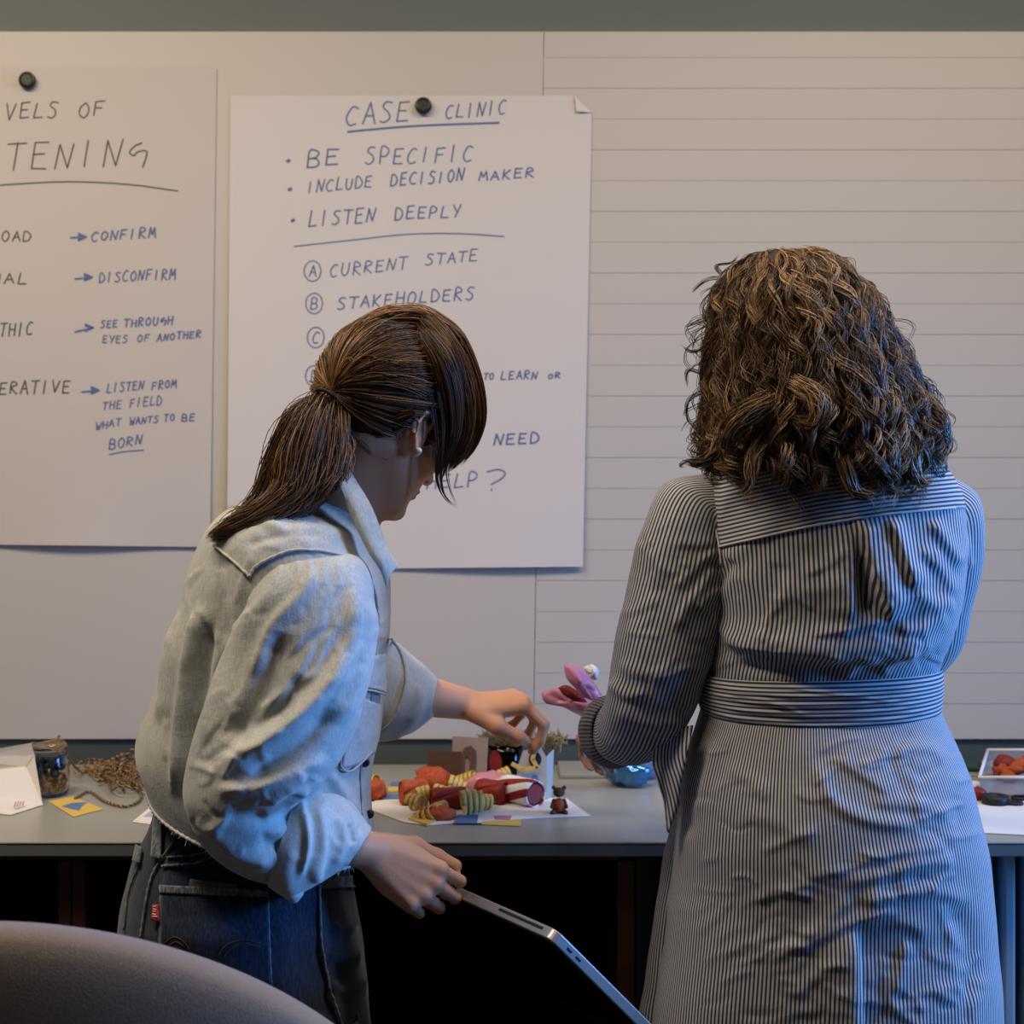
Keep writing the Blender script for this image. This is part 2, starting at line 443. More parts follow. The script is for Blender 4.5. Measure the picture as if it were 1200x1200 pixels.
def denim(name, c1, c2, weave=.35, fade=3.0, rough=.9):
    m, nt, b = newmat(name); inp(b, 'Roughness', rough); inp(b, 'Specular IOR Level', .15); inp(b, 'Sheen Weight', .25)
    tc = crinkle(nt, b, .12, .4, .003)
    nz = N(nt, 'ShaderNodeTexNoise'); inp(nz, 'Scale', fade); inp(nz, 'Detail', 8.0); inp(nz, 'Roughness', .65); lk(nt, tc.outputs['Object'], nz.inputs['Vector'])
    n2 = N(nt, 'ShaderNodeTexNoise'); inp(n2, 'Scale', 260.0); inp(n2, 'Detail', 2.0)
    mp = N(nt, 'ShaderNodeMapping'); mp.inputs['Scale'].default_value = (1.6, 1.6, .25); lk(nt, tc.outputs['Object'], mp.inputs['Vector']); lk(nt, mp.outputs['Vector'], n2.inputs['Vector'])
    s = math_(nt, 'ADD', nz.outputs['Fac'], math_(nt, 'MULTIPLY', math_(nt, 'SUBTRACT', n2.outputs['Fac'], .5), weave*2))
    cr = N(nt, 'ShaderNodeMapRange'); lk(nt, s, cr.inputs['Value']); cr.inputs['From Min'].default_value = .3; cr.inputs['From Max'].default_value = .72
    mx = N(nt, 'ShaderNodeMix', data_type='RGBA'); lk(nt, cr.outputs['Result'], mx.inputs['Factor'])
    mx.inputs['A'].default_value = (*c1, 1); mx.inputs['B'].default_value = (*c2, 1); lk(nt, mx.outputs['Result'], b.inputs['Base Color'])
    return m

def hairmat(name, dark, light, rough=.42):
    m, nt, b = newmat(name); inp(b, 'Roughness', rough); inp(b, 'Specular IOR Level', .35)
    at = N(nt, 'ShaderNodeAttribute', attribute_name='tone')
    mx = N(nt, 'ShaderNodeMix', data_type='RGBA'); lk(nt, math_(nt, 'POWER', at.outputs['Fac'], 1.6), mx.inputs['Factor'])
    mx.inputs['A'].default_value = (*dark, 1); mx.inputs['B'].default_value = (*light, 1); lk(nt, mx.outputs['Result'], b.inputs['Base Color'])
    return m

M = {}
M['wall'] = simple('painted_wall', (.135, .15, .135), .8, noise=.05, nscale=6, bump=.15, bscale=120)
M['board'] = simple('enamel_board', (.50, .455, .405), .5, spec=.35, noise=.02, nscale=2)
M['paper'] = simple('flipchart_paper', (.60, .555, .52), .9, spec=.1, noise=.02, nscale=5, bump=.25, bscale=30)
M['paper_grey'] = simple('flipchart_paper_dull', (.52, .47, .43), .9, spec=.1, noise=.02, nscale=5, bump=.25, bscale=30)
M['white_paper'] = simple('white_paper', (.72, .69, .68), .85, spec=.15, noise=.02)
M['ink_blue'] = simple('blue_marker', (.085, .135, .30), .6)
M['ink_dark'] = simple('green_black_marker', (.07, .085, .065), .6)
M['rule'] = simple('ruled_line', (.425, .385, .35), .6)
M['rule_faint'] = simple('ruled_line_faint', (.475, .425, .375), .6)
M['magnet'] = simple('black_magnet', (.012, .011, .012), .35)
M['counter'] = simple('grey_laminate', (.30, .30, .27), .32, spec=.5, noise=.04, nscale=8)
M['counter_edge'] = simple('grey_edge', (.12, .14, .15), .5)
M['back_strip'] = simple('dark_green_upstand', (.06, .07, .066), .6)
M['wood'] = simple('brown_wood', (.10, .035, .015), .55, noise=.3, nscale=20)
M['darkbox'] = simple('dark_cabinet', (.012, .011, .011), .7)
M['radiator'] = simple('radiator_paint', (.28, .36, .42), .45)
M['floor'] = simple('floor_carpet', (.06, .055, .05), .95, noise=.2, nscale=60)
M['ceiling'] = simple('ceiling_paint', (.5, .5, .48), .9)
M['room'] = simple('room_wall_paint', (.20, .20, .19), .9)
M['chair'] = simple('chair_felt', (.17, .125, .09), .95, spec=.1, noise=.25, nscale=350, bump=.5, bscale=700, sheen=.3)
M['metal_dark'] = simple('dark_metal', (.03, .03, .03), .4, metal=.8)
M['skin'] = simple('skin', (.58, .29, .17), .5, spec=.35, noise=.10, nscale=25, bump=.15, bscale=350, sss=.08)
M['skin2'] = simple('skin_fair', (.68, .34, .20), .5, spec=.35, noise=.08, nscale=25, bump=.12, bscale=350, sss=.15)
M['jacket'] = denim('washed_denim', (.30, .33, .345), (.54, .535, .49), .3, 5)
M['jacket_light'] = denim('washed_denim_light', (.40, .42, .41), (.60, .59, .54), .35, 8)
M['jeans'] = denim('indigo_denim', (.010, .016, .034), (.035, .052, .085), .5, 5)
M['jeans_fade'] = denim('indigo_denim_faded', (.05, .07, .10), (.22, .25, .27), .7, 30)
M['thread'] = simple('tan_thread', (.30, .25, .18), .8)
M['thread_dark'] = simple('brown_thread', (.09, .05, .03), .8)
M['thread_jacket'] = simple('pale_seam', (.46, .43, .36), .85, noise=.3, nscale=300)
M['red_tab'] = simple('red_tab', (.45, .03, .02), .7)
M['white'] = simple('white_print', (.75, .73, .70), .7)
M['stripe_u'] = stripe('striped_cotton_upright', 0, .0058)
M['stripe_s'] = stripe('striped_cotton_sleeve', 0, .0055)
M['stripe_v'] = stripe('striped_cotton_level', 1, .0060)
M['stripe_in'] = stripe('striped_cotton_reverse', 0, .0055, (.20, .19, .20), (.015, .017, .03))
M['stripe_b'] = stripe('striped_cotton_belt', 1, .0046)
M['hair_a'] = hairmat('chestnut_hair', (.034, .015, .007), (.50, .25, .10), .42)
M['hair_b'] = hairmat('curly_brown_hair', (.028, .0145, .008), (.48, .27, .12), .42)
M['scalp_a'] = simple('hair_mass', (.022, .0105, .006), .6, noise=.5, nscale=90, bump=.8, bscale=160)
M['pearl'] = simple('pearl', (.8, .78, .75), .15, spec=.8)
M['button'] = simple('dark_button', (.03, .035, .05), .3, metal=.6)
M['copper'] = simple('copper_rivet', (.5, .22, .1), .35, metal=1)
M['alu'] = simple('space_grey_aluminium', (.42, .42, .43), .38, metal=.7)
M['screen'] = simple('black_glass', (.004, .004, .005), .12, spec=.6)
M['black'] = simple('black_plastic', (.01, .01, .012), .5)
M['brass'] = simple('gold_bead', (.42, .22, .07), .35, metal=.3, spec=.6)
M['bead_dark'] = simple('dark_bead', (.035, .018, .010), .35)
M['glass'] = simple('clear_glass', (.95, .97, .96), .03, trans=1.0, ior=1.35)
M['plastic'] = simple('clear_plastic', (.9, .9, .9), .12, trans=.85, ior=1.2)
M['yellow'] = simple('yellow_card', (.62, .44, .10), .7)
M['yellow_rib'] = simple('yellow_ribbon', (.60, .40, .10), .45, noise=.2, nscale=80)
M['orange_rib'] = simple('orange_net', (.42, .075, .02), .75, noise=.6, nscale=260, bump=1.0, bscale=300)
M['red'] = simple('deep_red', (.22, .015, .012), .5, noise=.3, nscale=120)
M['pink'] = simple('pink_foil', (.58, .22, .33), .4, noise=.25, nscale=90, coat=.4)
M['blue_card'] = simple('blue_card', (.10, .17, .38), .6)
M['brown_card'] = simple('brown_card', (.085, .040, .020), .75, noise=.2, nscale=60)
M['beige'] = simple('beige_card', (.32, .22, .15), .75, noise=.25, nscale=40)
M['brown_mark'] = simple('brown_marks', (.12, .055, .03), .8)
M['navy'] = simple('navy', (.012, .016, .028), .75, noise=.5, nscale=90)
M['moss'] = simple('dried_moss', (.18, .12, .06), .9, noise=.5, nscale=200)
M['fur'] = simple('brown_fur', (.10, .05, .025), .9, noise=.4, nscale=300, bump=.8, bscale=600)
M['blue_foil'] = simple('blue_foil', (.05, .20, .42), .15, metal=.6, coat=.6)
M['green_dark'] = simple('dark_green', (.02, .05, .04), .7)
M['grey_card'] = simple('grey_white_card', (.42, .41, .36), .8)
M['lamp'] = simple('lamp_frame', (.6, .6, .6), .5)

# ------------------------------------------------------------------ the room
WY = 2.62           # face of the wall behind the board
BY = 2.60           # face of the board
CZ = CAMZ - 297*2.6/F            # counter top
def bx(name, lo, hi, mat, kind='structure', parent=None, bevel=0, label=None):
    b = MB(); b.box(lo, hi); o = b.build(name, M[mat] if isinstance(mat, str) else mat, parent, bevel=bevel)
    if kind: o['kind'] = kind
    if label: o['label'] = label
    return o
bx('floor', (-3, -2.6, -.06), (2.8, WY+.1, 0), 'floor')
bx('ceiling', (-3, -2.6, 2.8), (2.8, WY+.1, 2.86), 'ceiling')
bx('wall_back', (-3, WY, 0), (2.8, WY+.1, 2.8), 'wall', label='grey green wall above and below the whiteboard')
bx('wall_left', (-3.1, -2.6, 0), (-3, WY, 2.8), 'room')
bx('wall_front', (-3, -2.7, 0), (2.8, -2.6, 2.8), 'room')
wb = MB()
for lo, hi in (((2.7, -2.6, 0), (2.8, .9, 2.8)), ((2.7, 2.1, 0), (2.8, WY, 2.8)), ((2.7, .9, 0), (2.8, 2.1, 1.0)), ((2.7, .9, 2.4), (2.8, 2.1, 2.8))): wb.box(lo, hi)
wb.build('wall_right', M['room'])['kind'] = 'structure'
win = MB()
for lo, hi in (((2.70, .9, 1.0), (2.76, 2.1, 1.05)), ((2.70, .9, 2.35), (2.76, 2.1, 2.4)), ((2.70, .9, 1.05), (2.76, .95, 2.35)), ((2.70, 2.05, 1.05), (2.76, 2.1, 2.35)), ((2.70, 1.48, 1.05), (2.76, 1.52, 2.35))): win.box(lo, hi)
win.build('window_1', M['lamp'])['kind'] = 'structure'

# lamps on the ceiling
for (x, y, lab) in ((-1.05, 1.35, 'long warm ceiling lamp on the left, out of frame'), (.95, 1.45, 'long warm ceiling lamp over the room, out of frame')):
    l = empty('ceiling_lamp', (x, y, 2.8), lab, 'lamp')
    b = MB(); b.box((x-.78, y-.17, 2.74), (x+.78, y+.17, 2.80)); b.build('housing', M['lamp'], l)

# whiteboard: left blank panel, right ruled panel
board = empty('whiteboard', (0, BY, CAMZ), 'wide cream whiteboard with ruled right half, behind both women', 'whiteboard')
zt, zb = P(0, 37, BY)[2], P(0, 866, BY)[2]
def seamx(py): return 637 + (625-637)*(py-67)/(866-67)
def quadbox(name, px, mat, parent, y0, y1, bevel=0):
    """px: 4 image corners (clockwise from top left) of a board standing between depths y0 (front) and y1"""
    a = [P(x, y, y0) for x, y in px]; b = [np.array([q[0], y1, q[2]]) for q in a]
    m = MB(); m.add(a+b, [(0,3,2,1)[::-1] if 0 else (0,3,2,1), (4,5,6,7), (0,1,5,4), (1,2,6,5), (2,3,7,6), (3,0,4,7)])
    return m.build(name, mat, parent, bevel=bevel)
quadbox('blank_panel', [(-900, 37), (seamx(37)-.35, 37), (seamx(866)-.35, 866), (-900, 866)], M['board'], board, BY, WY-.0005, .0004)
rp_ = quadbox('ruled_panel', [(seamx(37)+.35, 37), (2000, 37), (2000, 866), (seamx(866)+.35, 866)], M['board'], board, BY, WY-.0005, .0004)
for i in range(23):
    y = 67 + i*36.05
    if y > 860: break
    hw = .55 if i % 2 else .5
    a, b = P(seamx(y)+2, y-hw, BY), P(1990, y+hw, BY); m = MB()
    m.box((a[0], BY-.0006, b[2]), (b[0], BY+.001, a[2])); m.build('ruled_line', M['rule' if i % 2 else 'rule_faint'], board)
a, b = P(636.6, 67, BY), P(637.4, 112, BY); m = MB(); m.box((a[0], BY-.0006, b[2]), (b[0], BY+.001, a[2])); m.build('margin_line', M['rule'], board)

# upstand behind the counter
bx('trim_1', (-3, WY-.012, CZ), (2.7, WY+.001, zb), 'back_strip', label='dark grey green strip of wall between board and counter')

# counter
ctr = empty('counter', (0, 2.3, CZ), 'long grey counter top running under the whiteboard', 'counter')
CF = .483*F/385                     # front edge depth
CF = (CAMZ-CZ)*F/387
m = MB(); m.box((-2.6, CF, CZ-.003), (2.2, WY-.002, CZ)); m.build('worktop', M['counter'], ctr, bevel=.001)
m = MB(); m.box((-2.6, CF+.001, CZ-.022), (2.2, WY-.002, CZ-.0032)); m.build('front_edge', M['counter_edge'], ctr, bevel=.002)
m = MB(); m.box((P(655, 0, 2.52)[0], 2.47, CZ), (2.2, WY-.014, CZ+.008)); m.build('rear_ledge', M['counter'], ctr, bevel=.002)
# open cabinet below
cab = empty('open_cabinet', (-.4, 2.3, 0), 'dark open cabinet with brown uprights below the counter', 'cabinet')
xr = P(775, 0, CF)[0]
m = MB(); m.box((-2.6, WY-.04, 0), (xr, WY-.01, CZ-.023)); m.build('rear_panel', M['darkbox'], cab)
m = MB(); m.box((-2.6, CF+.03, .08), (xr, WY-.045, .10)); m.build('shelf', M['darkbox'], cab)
for a, b_, mt in ((-330, -300, 'wood'), (68, 83, 'wood'), (84.5, 100, 'wood'), (724, 744, 'wood')):
    d0 = CF+.05
    m = MB(); m.box((P(a, 0, d0)[0], d0, 0), (P(b_, 0, d0)[0], WY-.045, CZ-.04)); m.build('upright', M[mt], cab, bevel=.002)
m = MB(); m.box((P(745.5, 0, CF+.04)[0], CF+.04, 0), (P(768, 0, CF+.04)[0], WY-.045, CZ-.023)); m.build('side_panel', M['metal_dark'], cab)
m = MB(); m.box((-2.6, CF+.05, CZ-.039), (xr-.06, CF+.07, CZ-.0232)); m.build('rail', M['wood'], cab, bevel=.001)
# radiator at the right
rad = empty('radiator', (P(1250, 0, CF+.1)[0], CF+.1, 0), 'blue lit ribbed radiator under the counter at the right', 'radiator')
m = MB(); m.box((P(800, 0, 2.2)[0], CF+.11, .12), (1.9, CF+.13, CZ-.06)); m.build('rear_panel', M['darkbox'], rad)
x = 1094
while x < 2000:
    d0 = CF+.045; a, b_ = P(x, 0, d0)[0], P(x+15.5, 0, d0)[0]
    m = MB(); m.box((a, d0, .10), (b_, d0+.06, CZ-.026)); m.build('fin', M['radiator'], rad, bevel=.005)
    x += 27.2
    if x > 1900: break
for x_ in (P(1094, 0, CF+.05)[0], 1.5): m = MB(); m.box((x_, CF+.06, 0), (x_+.03, CF+.1, .12)); m.build('foot', M['radiator'], rad)

# ------------------------------------------------------------------ flipchart sheets with writing
GL = {  # stroke letters on a 1 x 1 box, y up
'A': [[(0,0),(.45,1),(.9,0)],[(.15,.38),(.75,.38)]], 'B': [[(0,0),(.05,1),(.6,.95),(.7,.75),(.5,.55),(.1,.52),(.6,.5),(.8,.25),(.6,.02),(0,0)]],
'C': [[(.8,.9),(.45,1),(.1,.65),(.05,.3),(.3,0),(.75,.08)]], 'D': [[(.05,0),(.1,1),(.55,.9),(.85,.5),(.6,.1),(.05,0)]],
'E': [[(.8,1),(.1,.97),(.05,.02),(.8,.05)],[(.08,.52),(.65,.55)]], 'F': [[(.85,1),(.1,.96),(.02,0)],[(.07,.5),(.65,.54)]],
'G': [[(.62,1),(.25,.85),(.05,.55),(.3,.45),(.45,.62),(.95,.62),(.8,-.05)]], 'H': [[(.05,0),(.1,1)],[(.8,0),(.85,1)],[(.08,.5),(.82,.55)]],
'I': [[(.3,0),(.4,1)]], 'K': [[(.05,0),(.12,1)],[(.8,1),(.12,.45),(.8,0)]], 'L': [[(.2,1),(.05,.02),(.8,.06)]],
'M': [[(0,0),(.15,1),(.42,.35),(.75,1),(.9,0)]], 'N': [[(0,0),(.15,1),(.65,.05),(.9,1)]], 'O': [[(.45,1),(.1,.7),(.08,.25),(.4,0),(.75,.3),(.78,.75),(.45,1)]],
'P': [[(.05,0),(.12,1),(.65,.95),(.75,.7),(.5,.48),(.1,.45)]], 'R': [[(.05,0),(.12,1),(.65,.95),(.7,.7),(.12,.5),(.8,0)]],
'S': [[(.8,.95),(.35,1),(.15,.75),(.6,.5),(.7,.2),(.35,0),(.02,.08)]], 'T': [[(0,.96),(.95,1)],[(.5,.98),(.4,0)]],
'U': [[(.08,1),(.05,.3),(.35,0),(.7,.25),(.78,1)]], 'V': [[(0,1),(.35,0),(.85,1)]], 'W': [[(0,1),(.2,0),(.45,.6),(.65,0),(.95,1)]],
'Y': [[(0,1),(.4,.5)],[(.85,1),(.35,0)]], '?': [[(.05,.9),(.6,1.0),(.95,.8),(.8,.5),(.3,.22)],[(.32,-.05),(.38,-.09)]]}
def ribbon(m, pts, hw, surf):
    """flat marker line on the sheet; pts in image pixels"""
    pts = np.array(pts, float)
    if len(pts) > 2: pts = catmull(pts, (len(pts)-1)*4+1)
    t = np.gradient(pts, axis=0); t /= np.linalg.norm(t, axis=1)[:, None]+1e-9; nn = np.stack([-t[:, 1], t[:, 0]], 1)
    v = []; 
    pts[0] -= t[0]*hw*.6; pts[-1] += t[-1]*hw*.6
    for p, q in zip(pts, nn): v += [surf(*(p+q*hw)), surf(*(p-q*hw))]
    m.add(v, [(2*i, 2*i+1, 2*i+3, 2*i+2) for i in range(len(pts)-1)])
R0 = random.Random(4)
def write(m, text, x0, x1, y0, y1, h, hw, surf):
    m = MB(); SINK.append(('written_word', m)); hw = hw*.86
    n = len(text); adv = (x1-x0)/(n-.12*n+.0 if n > 1 else 1)
    adv = (x1-x0)/(n-.18)
    for i, ch in enumerate(text):
        if ch == ' ': continue
        bx0 = x0+i*adv; by = y0+(y1-y0)*(i/max(1, n-1)); wd = adv*(.80 if ch not in 'I' else .7)
        hh = h*R0.uniform(.9, 1.08); by += R0.uniform(-.05, .05)*h
        for st in GL[ch]:
            q = [(bx0+(a+R0.uniform(-.03, .03))*wd + b*hh*.10, by-(b+R0.uniform(-.03, .03))*hh) for a, b in st]
            if len(q) > 2 and ch in 'AEFHKLMNTVWYI': 
                for k in range(len(q)-1): ribbon(m, [q[k], q[k+1]], hw, surf)
            else: ribbon(m, q, hw, surf)
def sheet(name, corners, lift, label, lines, fold=False, pm='paper'):
    """corners: image corners tl,tr,br,bl on the board"""
    c = [np.array(p, float) for p in corners]
    nx, ny = 40, 60
    def off(u, v):
        return .002 + lift(u, v)
    def surf_uv(u, v, extra=0):
        q = c[0]*(1-u)*(1-v)+c[1]*u*(1-v)+c[2]*u*v+c[3]*(1-u)*v
        d = BY-off(u, v)-extra
        return P(q[0], q[1], d)
    A = np.array([c[1]-c[0], c[3]-c[0]]).T; Ai = np.linalg.inv(A)
    def surf(px, py):
        u, v = Ai @ (np.array([px, py])-c[0]); return surf_uv(u, v, .0006)
    root = empty(name, tuple(surf_uv(.5, 0)), label, 'paper sheet', 'handwritten flipchart sheets on the whiteboard')
    v = [surf_uv(i/nx, j/ny) for j in range(ny+1) for i in range(nx+1)]
    f = [(j*(nx+1)+i, (j+1)*(nx+1)+i, (j+1)*(nx+1)+i+1, j*(nx+1)+i+1) for j in range(ny) for i in range(nx)]
    if fold:   # the top right corner is folded over
        drop = {(j, i) for j in range(2) for i in range(nx-2, nx) if (nx-1-i)+j < 2}
        f = [q for k, q in enumerate(f) if (k//nx, k % nx) not in drop]
    raw('paper', np.array(v), f, M[pm], root, True)
    if fold:
        a, b_, d_ = surf_uv(1-2/nx, 0, .0005), surf_uv(1, 2/ny*1.1, .0005), surf_uv(1-1.7/nx, 2/ny, .006)
        raw('folded_corner', np.array([a, b_, d_, a-np.array([0,.0006,0]), b_-np.array([0,.0006,0]), d_-np.array([0,.0006,0])]), [(0,1,2),(5,4,3),(0,3,4,1),(1,4,5,2),(2,5,3,0)], M['paper'], root, False)
    for nm, mat, fn in lines:
        global SINK; SINK = []; m = MB(); fn(m, surf); SINK.append(('marker_lines', m))
        for wn, q in SINK:
            if q.v: o = raw(wn, np.array(q.v), q.f, mat, root, False); o['kind'] = 'stuff'
    return root

def arrow(m, s, x0, y0, x1, y1, hw=1.1):
    ribbon(m, [(x0, y0), (x1, y1)], hw, s)
    for k in (-4, -2.2, 2.2, 4): ribbon(m, [(x1-9, y1+k), (x1, y1)], hw, s)
def lines1_dark(m, s):
    write(m, 'LE', -34, -3, 141, 141, 19, .95, s); write(m, 'VELS', 6, 69, 140, 138, 19, .95, s); write(m, 'OF', 92, 124, 138, 134, 17, .95, s)
    write(m, 'LISTENING', -78, 172, 200, 196, 30, 1.0, s)
    ribbon(m, [(-70, 222), (0, 216.5), (80, 212.5), (150, 215.5), (208, 223)], .8, s)
    write(m, 'DOWNLOAD', -61, 37, 283, 282, 12, .9, s); write(m, 'FACTUAL', -72, 33, 331, 332, 12, .9, s)
    write(m, 'EMPATHIC', -42, 39, 395, 392, 15, .95, s); write(m, 'GENERATIVE', -38, 83, 462, 459, 15, .95, s)
def lines1_blue(m, s):
    arrow(m, s, 83, 278, 101, 277); write(m, 'CONFIRM', 107, 183, 282, 277, 11, 1.05, s)
    arrow(m, s, 88, 326, 108, 324); write(m, 'DISCONFIRM', 116, 206, 330, 326, 12, .95, s)
    arrow(m, s, 88, 388, 109, 383); write(m, 'SEE', 118, 138, 383, 382, 8, .9, s); write(m, 'THROUGH', 145, 203, 382, 379, 9, 1.0, s)
    write(m, 'EYES', 120, 150, 401, 400, 9, .8, s); write(m, 'OF', 161, 176, 399, 398, 8, .8, s); write(m, 'ANOTHER', 184, 236, 398, 394, 8, .95, s)
    arrow(m, s, 96, 458, 116, 456); write(m, 'LISTEN', 125, 169, 459, 455, 11, .85, s); write(m, 'FROM', 178, 207, 455, 452, 9, .9, s)
    write(m, 'THE', 120, 143, 479, 477, 10, .8, s); write(m, 'FIELD', 152, 190, 476, 473, 11, .8, s)
    write(m, 'WHAT', 112, 142, 502, 497, 8, .85, s); write(m, 'WANTS', 152, 186, 496, 493, 8, .85, s); write(m, 'TO', 192, 205, 492, 491, 8, .85, s); write(m, 'BE', 213, 229, 492, 491, 8, .85, s)
    write(m, 'BORN', 128, 167, 525, 519, 11, .95, s); ribbon(m, [(128, 531), (145, 527.5), (168, 525.5)], .7, s)
def lines2(m, s):
    write(m, 'CASE', 405, 481, 147, 142, 23, 1.0, s); write(m, 'CLINIC', 522, 594, 139, 134, 17, .95, s)
    ribbon(m, [(408, 154.5), (450, 150.5), (500, 147), (585, 144)], 1.2, s)
    for (x, y) in ((338, 188.5), (340, 222), (343.5, 258.5)): ribbon(m, [(x-1.2, y+.6), (x+1.2, y-.6)], 1.9, s)
    write(m, 'BE', 360, 399, 196, 194, 20, 1.1, s); write(m, 'SPECIFIC', 428, 556, 193, 189, 19, .95, s)
    write(m, 'INCLUDE', 360, 437, 226, 220, 14, .9, s); write(m, 'DECISION', 458, 545, 218, 213, 14, 1.0, s); write(m, 'MAKER', 562, 628, 212, 208, 11, 1.0, s)
    write(m, 'LISTEN', 362, 441, 266, 260, 17, .95, s); write(m, 'DEEPLY', 463, 542, 258, 255, 14, .95, s)
    ribbon(m, [(345, 289), (420, 281), (480, 275), (540, 274.5), (592, 278)], .7, s)
    for (x, y, ch) in ((367, 318, 'A'), (369, 356, 'B'), (371, 396, 'C'), (369, 441, 'D')):
        ribbon(m, [(x+10*math.cos(t*.7)*1.0, y+12*math.sin(t*.7)) for t in range(0, 10)], .65, s)
        write(m, ch, x-4, x+5, y+7, y+7, 13, .85, s)
    write(m, 'CURRENT', 387, 479, 325, 316, 14, .85, s); write(m, 'STATE', 500, 562, 311, 307, 13, .85, s)
    write(m, 'STAKEHOLDERS', 396, 559, 363, 352, 14, .95, s)
    write(m, 'NEED', 512, 557, 447, 446, 10, .9, s); write(m, 'TO', 570, 582, 446, 446, 7, .9, s); write(m, 'LEARN', 590, 634, 447, 446, 9, .9, s); write(m, 'OR', 646, 661, 446, 445, 6, .9, s)
    write(m, 'YOU', 528, 567, 525, 525, 10, .95, s); write(m, 'NEED', 583, 637, 524, 522, 12, 1.1, s)
    write(m, 'HELP', 503, 565, 575, 573, 17, .9, s); write(m, '?', 572, 597, 574, 574, 24, .95, s)
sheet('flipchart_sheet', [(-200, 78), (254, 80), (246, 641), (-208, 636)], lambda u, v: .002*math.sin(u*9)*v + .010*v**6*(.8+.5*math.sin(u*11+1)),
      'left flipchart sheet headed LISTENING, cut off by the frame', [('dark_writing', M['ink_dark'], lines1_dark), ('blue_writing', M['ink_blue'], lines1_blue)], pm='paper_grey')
sheet('flipchart_sheet', [(270, 112), (694, 112), (683, 664), (266, 668)], lambda u, v: .003*math.sin(u*7+.5)*v + .009*v**5*(.9+.5*math.sin(u*8+2)) ,
      'white flipchart sheet headed CASE CLINIC in blue marker', [('blue_writing', M['ink_blue'], lines2)], fold=True)
for (x, y, lab) in ((32, 94, 'round black magnet on the LISTENING sheet'), (496, 124, 'round black magnet on the CASE CLINIC sheet')):
    prof = [(0, -.0), (.0152, 0), (.0160, .002), (.0160, .0055), (.0148, .0075), (.012, .0082), (.010, .0072), (0, .0070)]
    c = P(x, y, BY-.0085); c[1] = BY-.0056
    n = 28; v = []; f = []
    for r_, h_ in prof[1:-1]:
        v += [(c[0]+r_*math.cos(2*PI*k/n), c[1]-h_, c[2]+r_*math.sin(2*PI*k/n)) for k in range(n)]
    L = len(prof)-2
    for i in range(L-1):
        for k in range(n): f.append((i*n+k, i*n+(k+1) % n, (i+1)*n+(k+1) % n, (i+1)*n+k))
    f.append(tuple(range(n))[::-1]); f.append(tuple((L-1)*n+k for k in range(n)))
    tag(raw('magnet', np.array(v), f, M['magnet'], None, False, origin=c), lab, 'magnet', 'round black magnets')

# ------------------------------------------------------------------ draping helpers: seams, pockets and patches laid on a garment
class Surf:
    def __init__(s, v, f): s.b = BVHTree.FromPolygons([tuple(x) for x in v], [tuple(int(i) for i in q) for q in f]); s.last = 1.7
    def hit(s, px, py, off=0.0):
        o = Vector((0, 0, CAMZ)); d = Vector(P(px, py, 1.0)) - o; d.normalize()
        loc, n, i, dist = s.b.ray_cast(o, d)
        if loc is None: return P(px, py, s.last), np.array([0, -1.0, 0])
        if n.dot(d) > 0: n = -n
        s.last = loc.y
        return np.array(loc + n*off), np.array(n)
def seam(name, pts, surf, r, mat, parent, lift=.3, r2=None, wav=0.0, seed=0):
    pts = np.array(pts, float); L = np.sum(np.linalg.norm(np.diff(pts, axis=0), axis=1)); m = max(6, int(L/3))
    q = catmull(pts, m) if len(pts) > 2 else np.linspace(pts[0], pts[1], m)
    v = np.array([surf.hit(x, y, r*lift)[0] for x, y in q])
    d = v[:, 1].copy()                       # quieten jumps in depth
    for _ in range(2): d[1:-1] = (d[:-2]+d[1:-1]*2+d[2:])/4
    v = v + (v-np.array([0, 0, CAMZ]))*((d/v[:, 1])-1)[:, None]
    rr = np.full(m, r)
    if wav: rr = r*(1+wav*np.sin(np.arange(m)*1.7+seed))
    tv, tf = tube_arr(v, rr, 6); return raw(name, tv, tf, mat, parent, True)
def patch(name, corners, surf, nx, ny, mat, parent, off=.002, solid=.002, curve=None):
    c = [np.array(p, float) for p in corners]; v = []
    for j in range(ny+1):
        for i in range(nx+1):
            u, w_ = i/nx, j/ny
            q = c[0]*(1-u)*(1-w_)+c[1]*u*(1-w_)+c[2]*u*w_+c[3]*(1-u)*w_
            if curve: q = q + np.array(curve(u, w_))
            v.append(surf.hit(q[0], q[1], off)[0])
    v = np.array(v); n1 = nx+1
    f = np.array([(j*n1+i, (j+1)*n1+i, (j+1)*n1+i+1, j*n1+i+1) for j in range(ny) for i in range(nx)])
    uv = np.array([(i/nx*.1, j/ny*.1) for j in range(ny+1) for i in range(nx+1)])
    o = raw(name, v, f, mat, parent, True, uv=uv); m = o.modifiers.new('solid', 'SOLIDIFY'); m.thickness = solid; m.offset = 0
    return o
def garment(name, keys, nu, nv, mat, parent, strokes=(), wob=(0, 0), solid=.0025, seed=0, keep=None, **k):
    v, f, uv = loft(keys, nu, nv); f = orient(v, f)
    if wob[0]: v = wobble(v, f, wob[0], wob[1], seed)
    if strokes: v = sculpt(v, f, strokes)
    if keep is not None:
        c = v[f].mean(1); m = keep(proj(c), c); f = f[m]
    # u runs right round: no wrap smear because the wrap column is duplicated
    o = raw(name, *unwrap(v, f, uv, nu), mat=mat, parent=parent) if False else None
    vv, ff, uu = unwrap(v, f, uv, nu, nv)
    o = raw(name, vv, ff, mat, parent, True, uv=uu, **k)
    if solid: md = o.modifiers.new('solid', 'SOLIDIFY'); md.thickness = solid; md.offset = -1
    return o, v, f
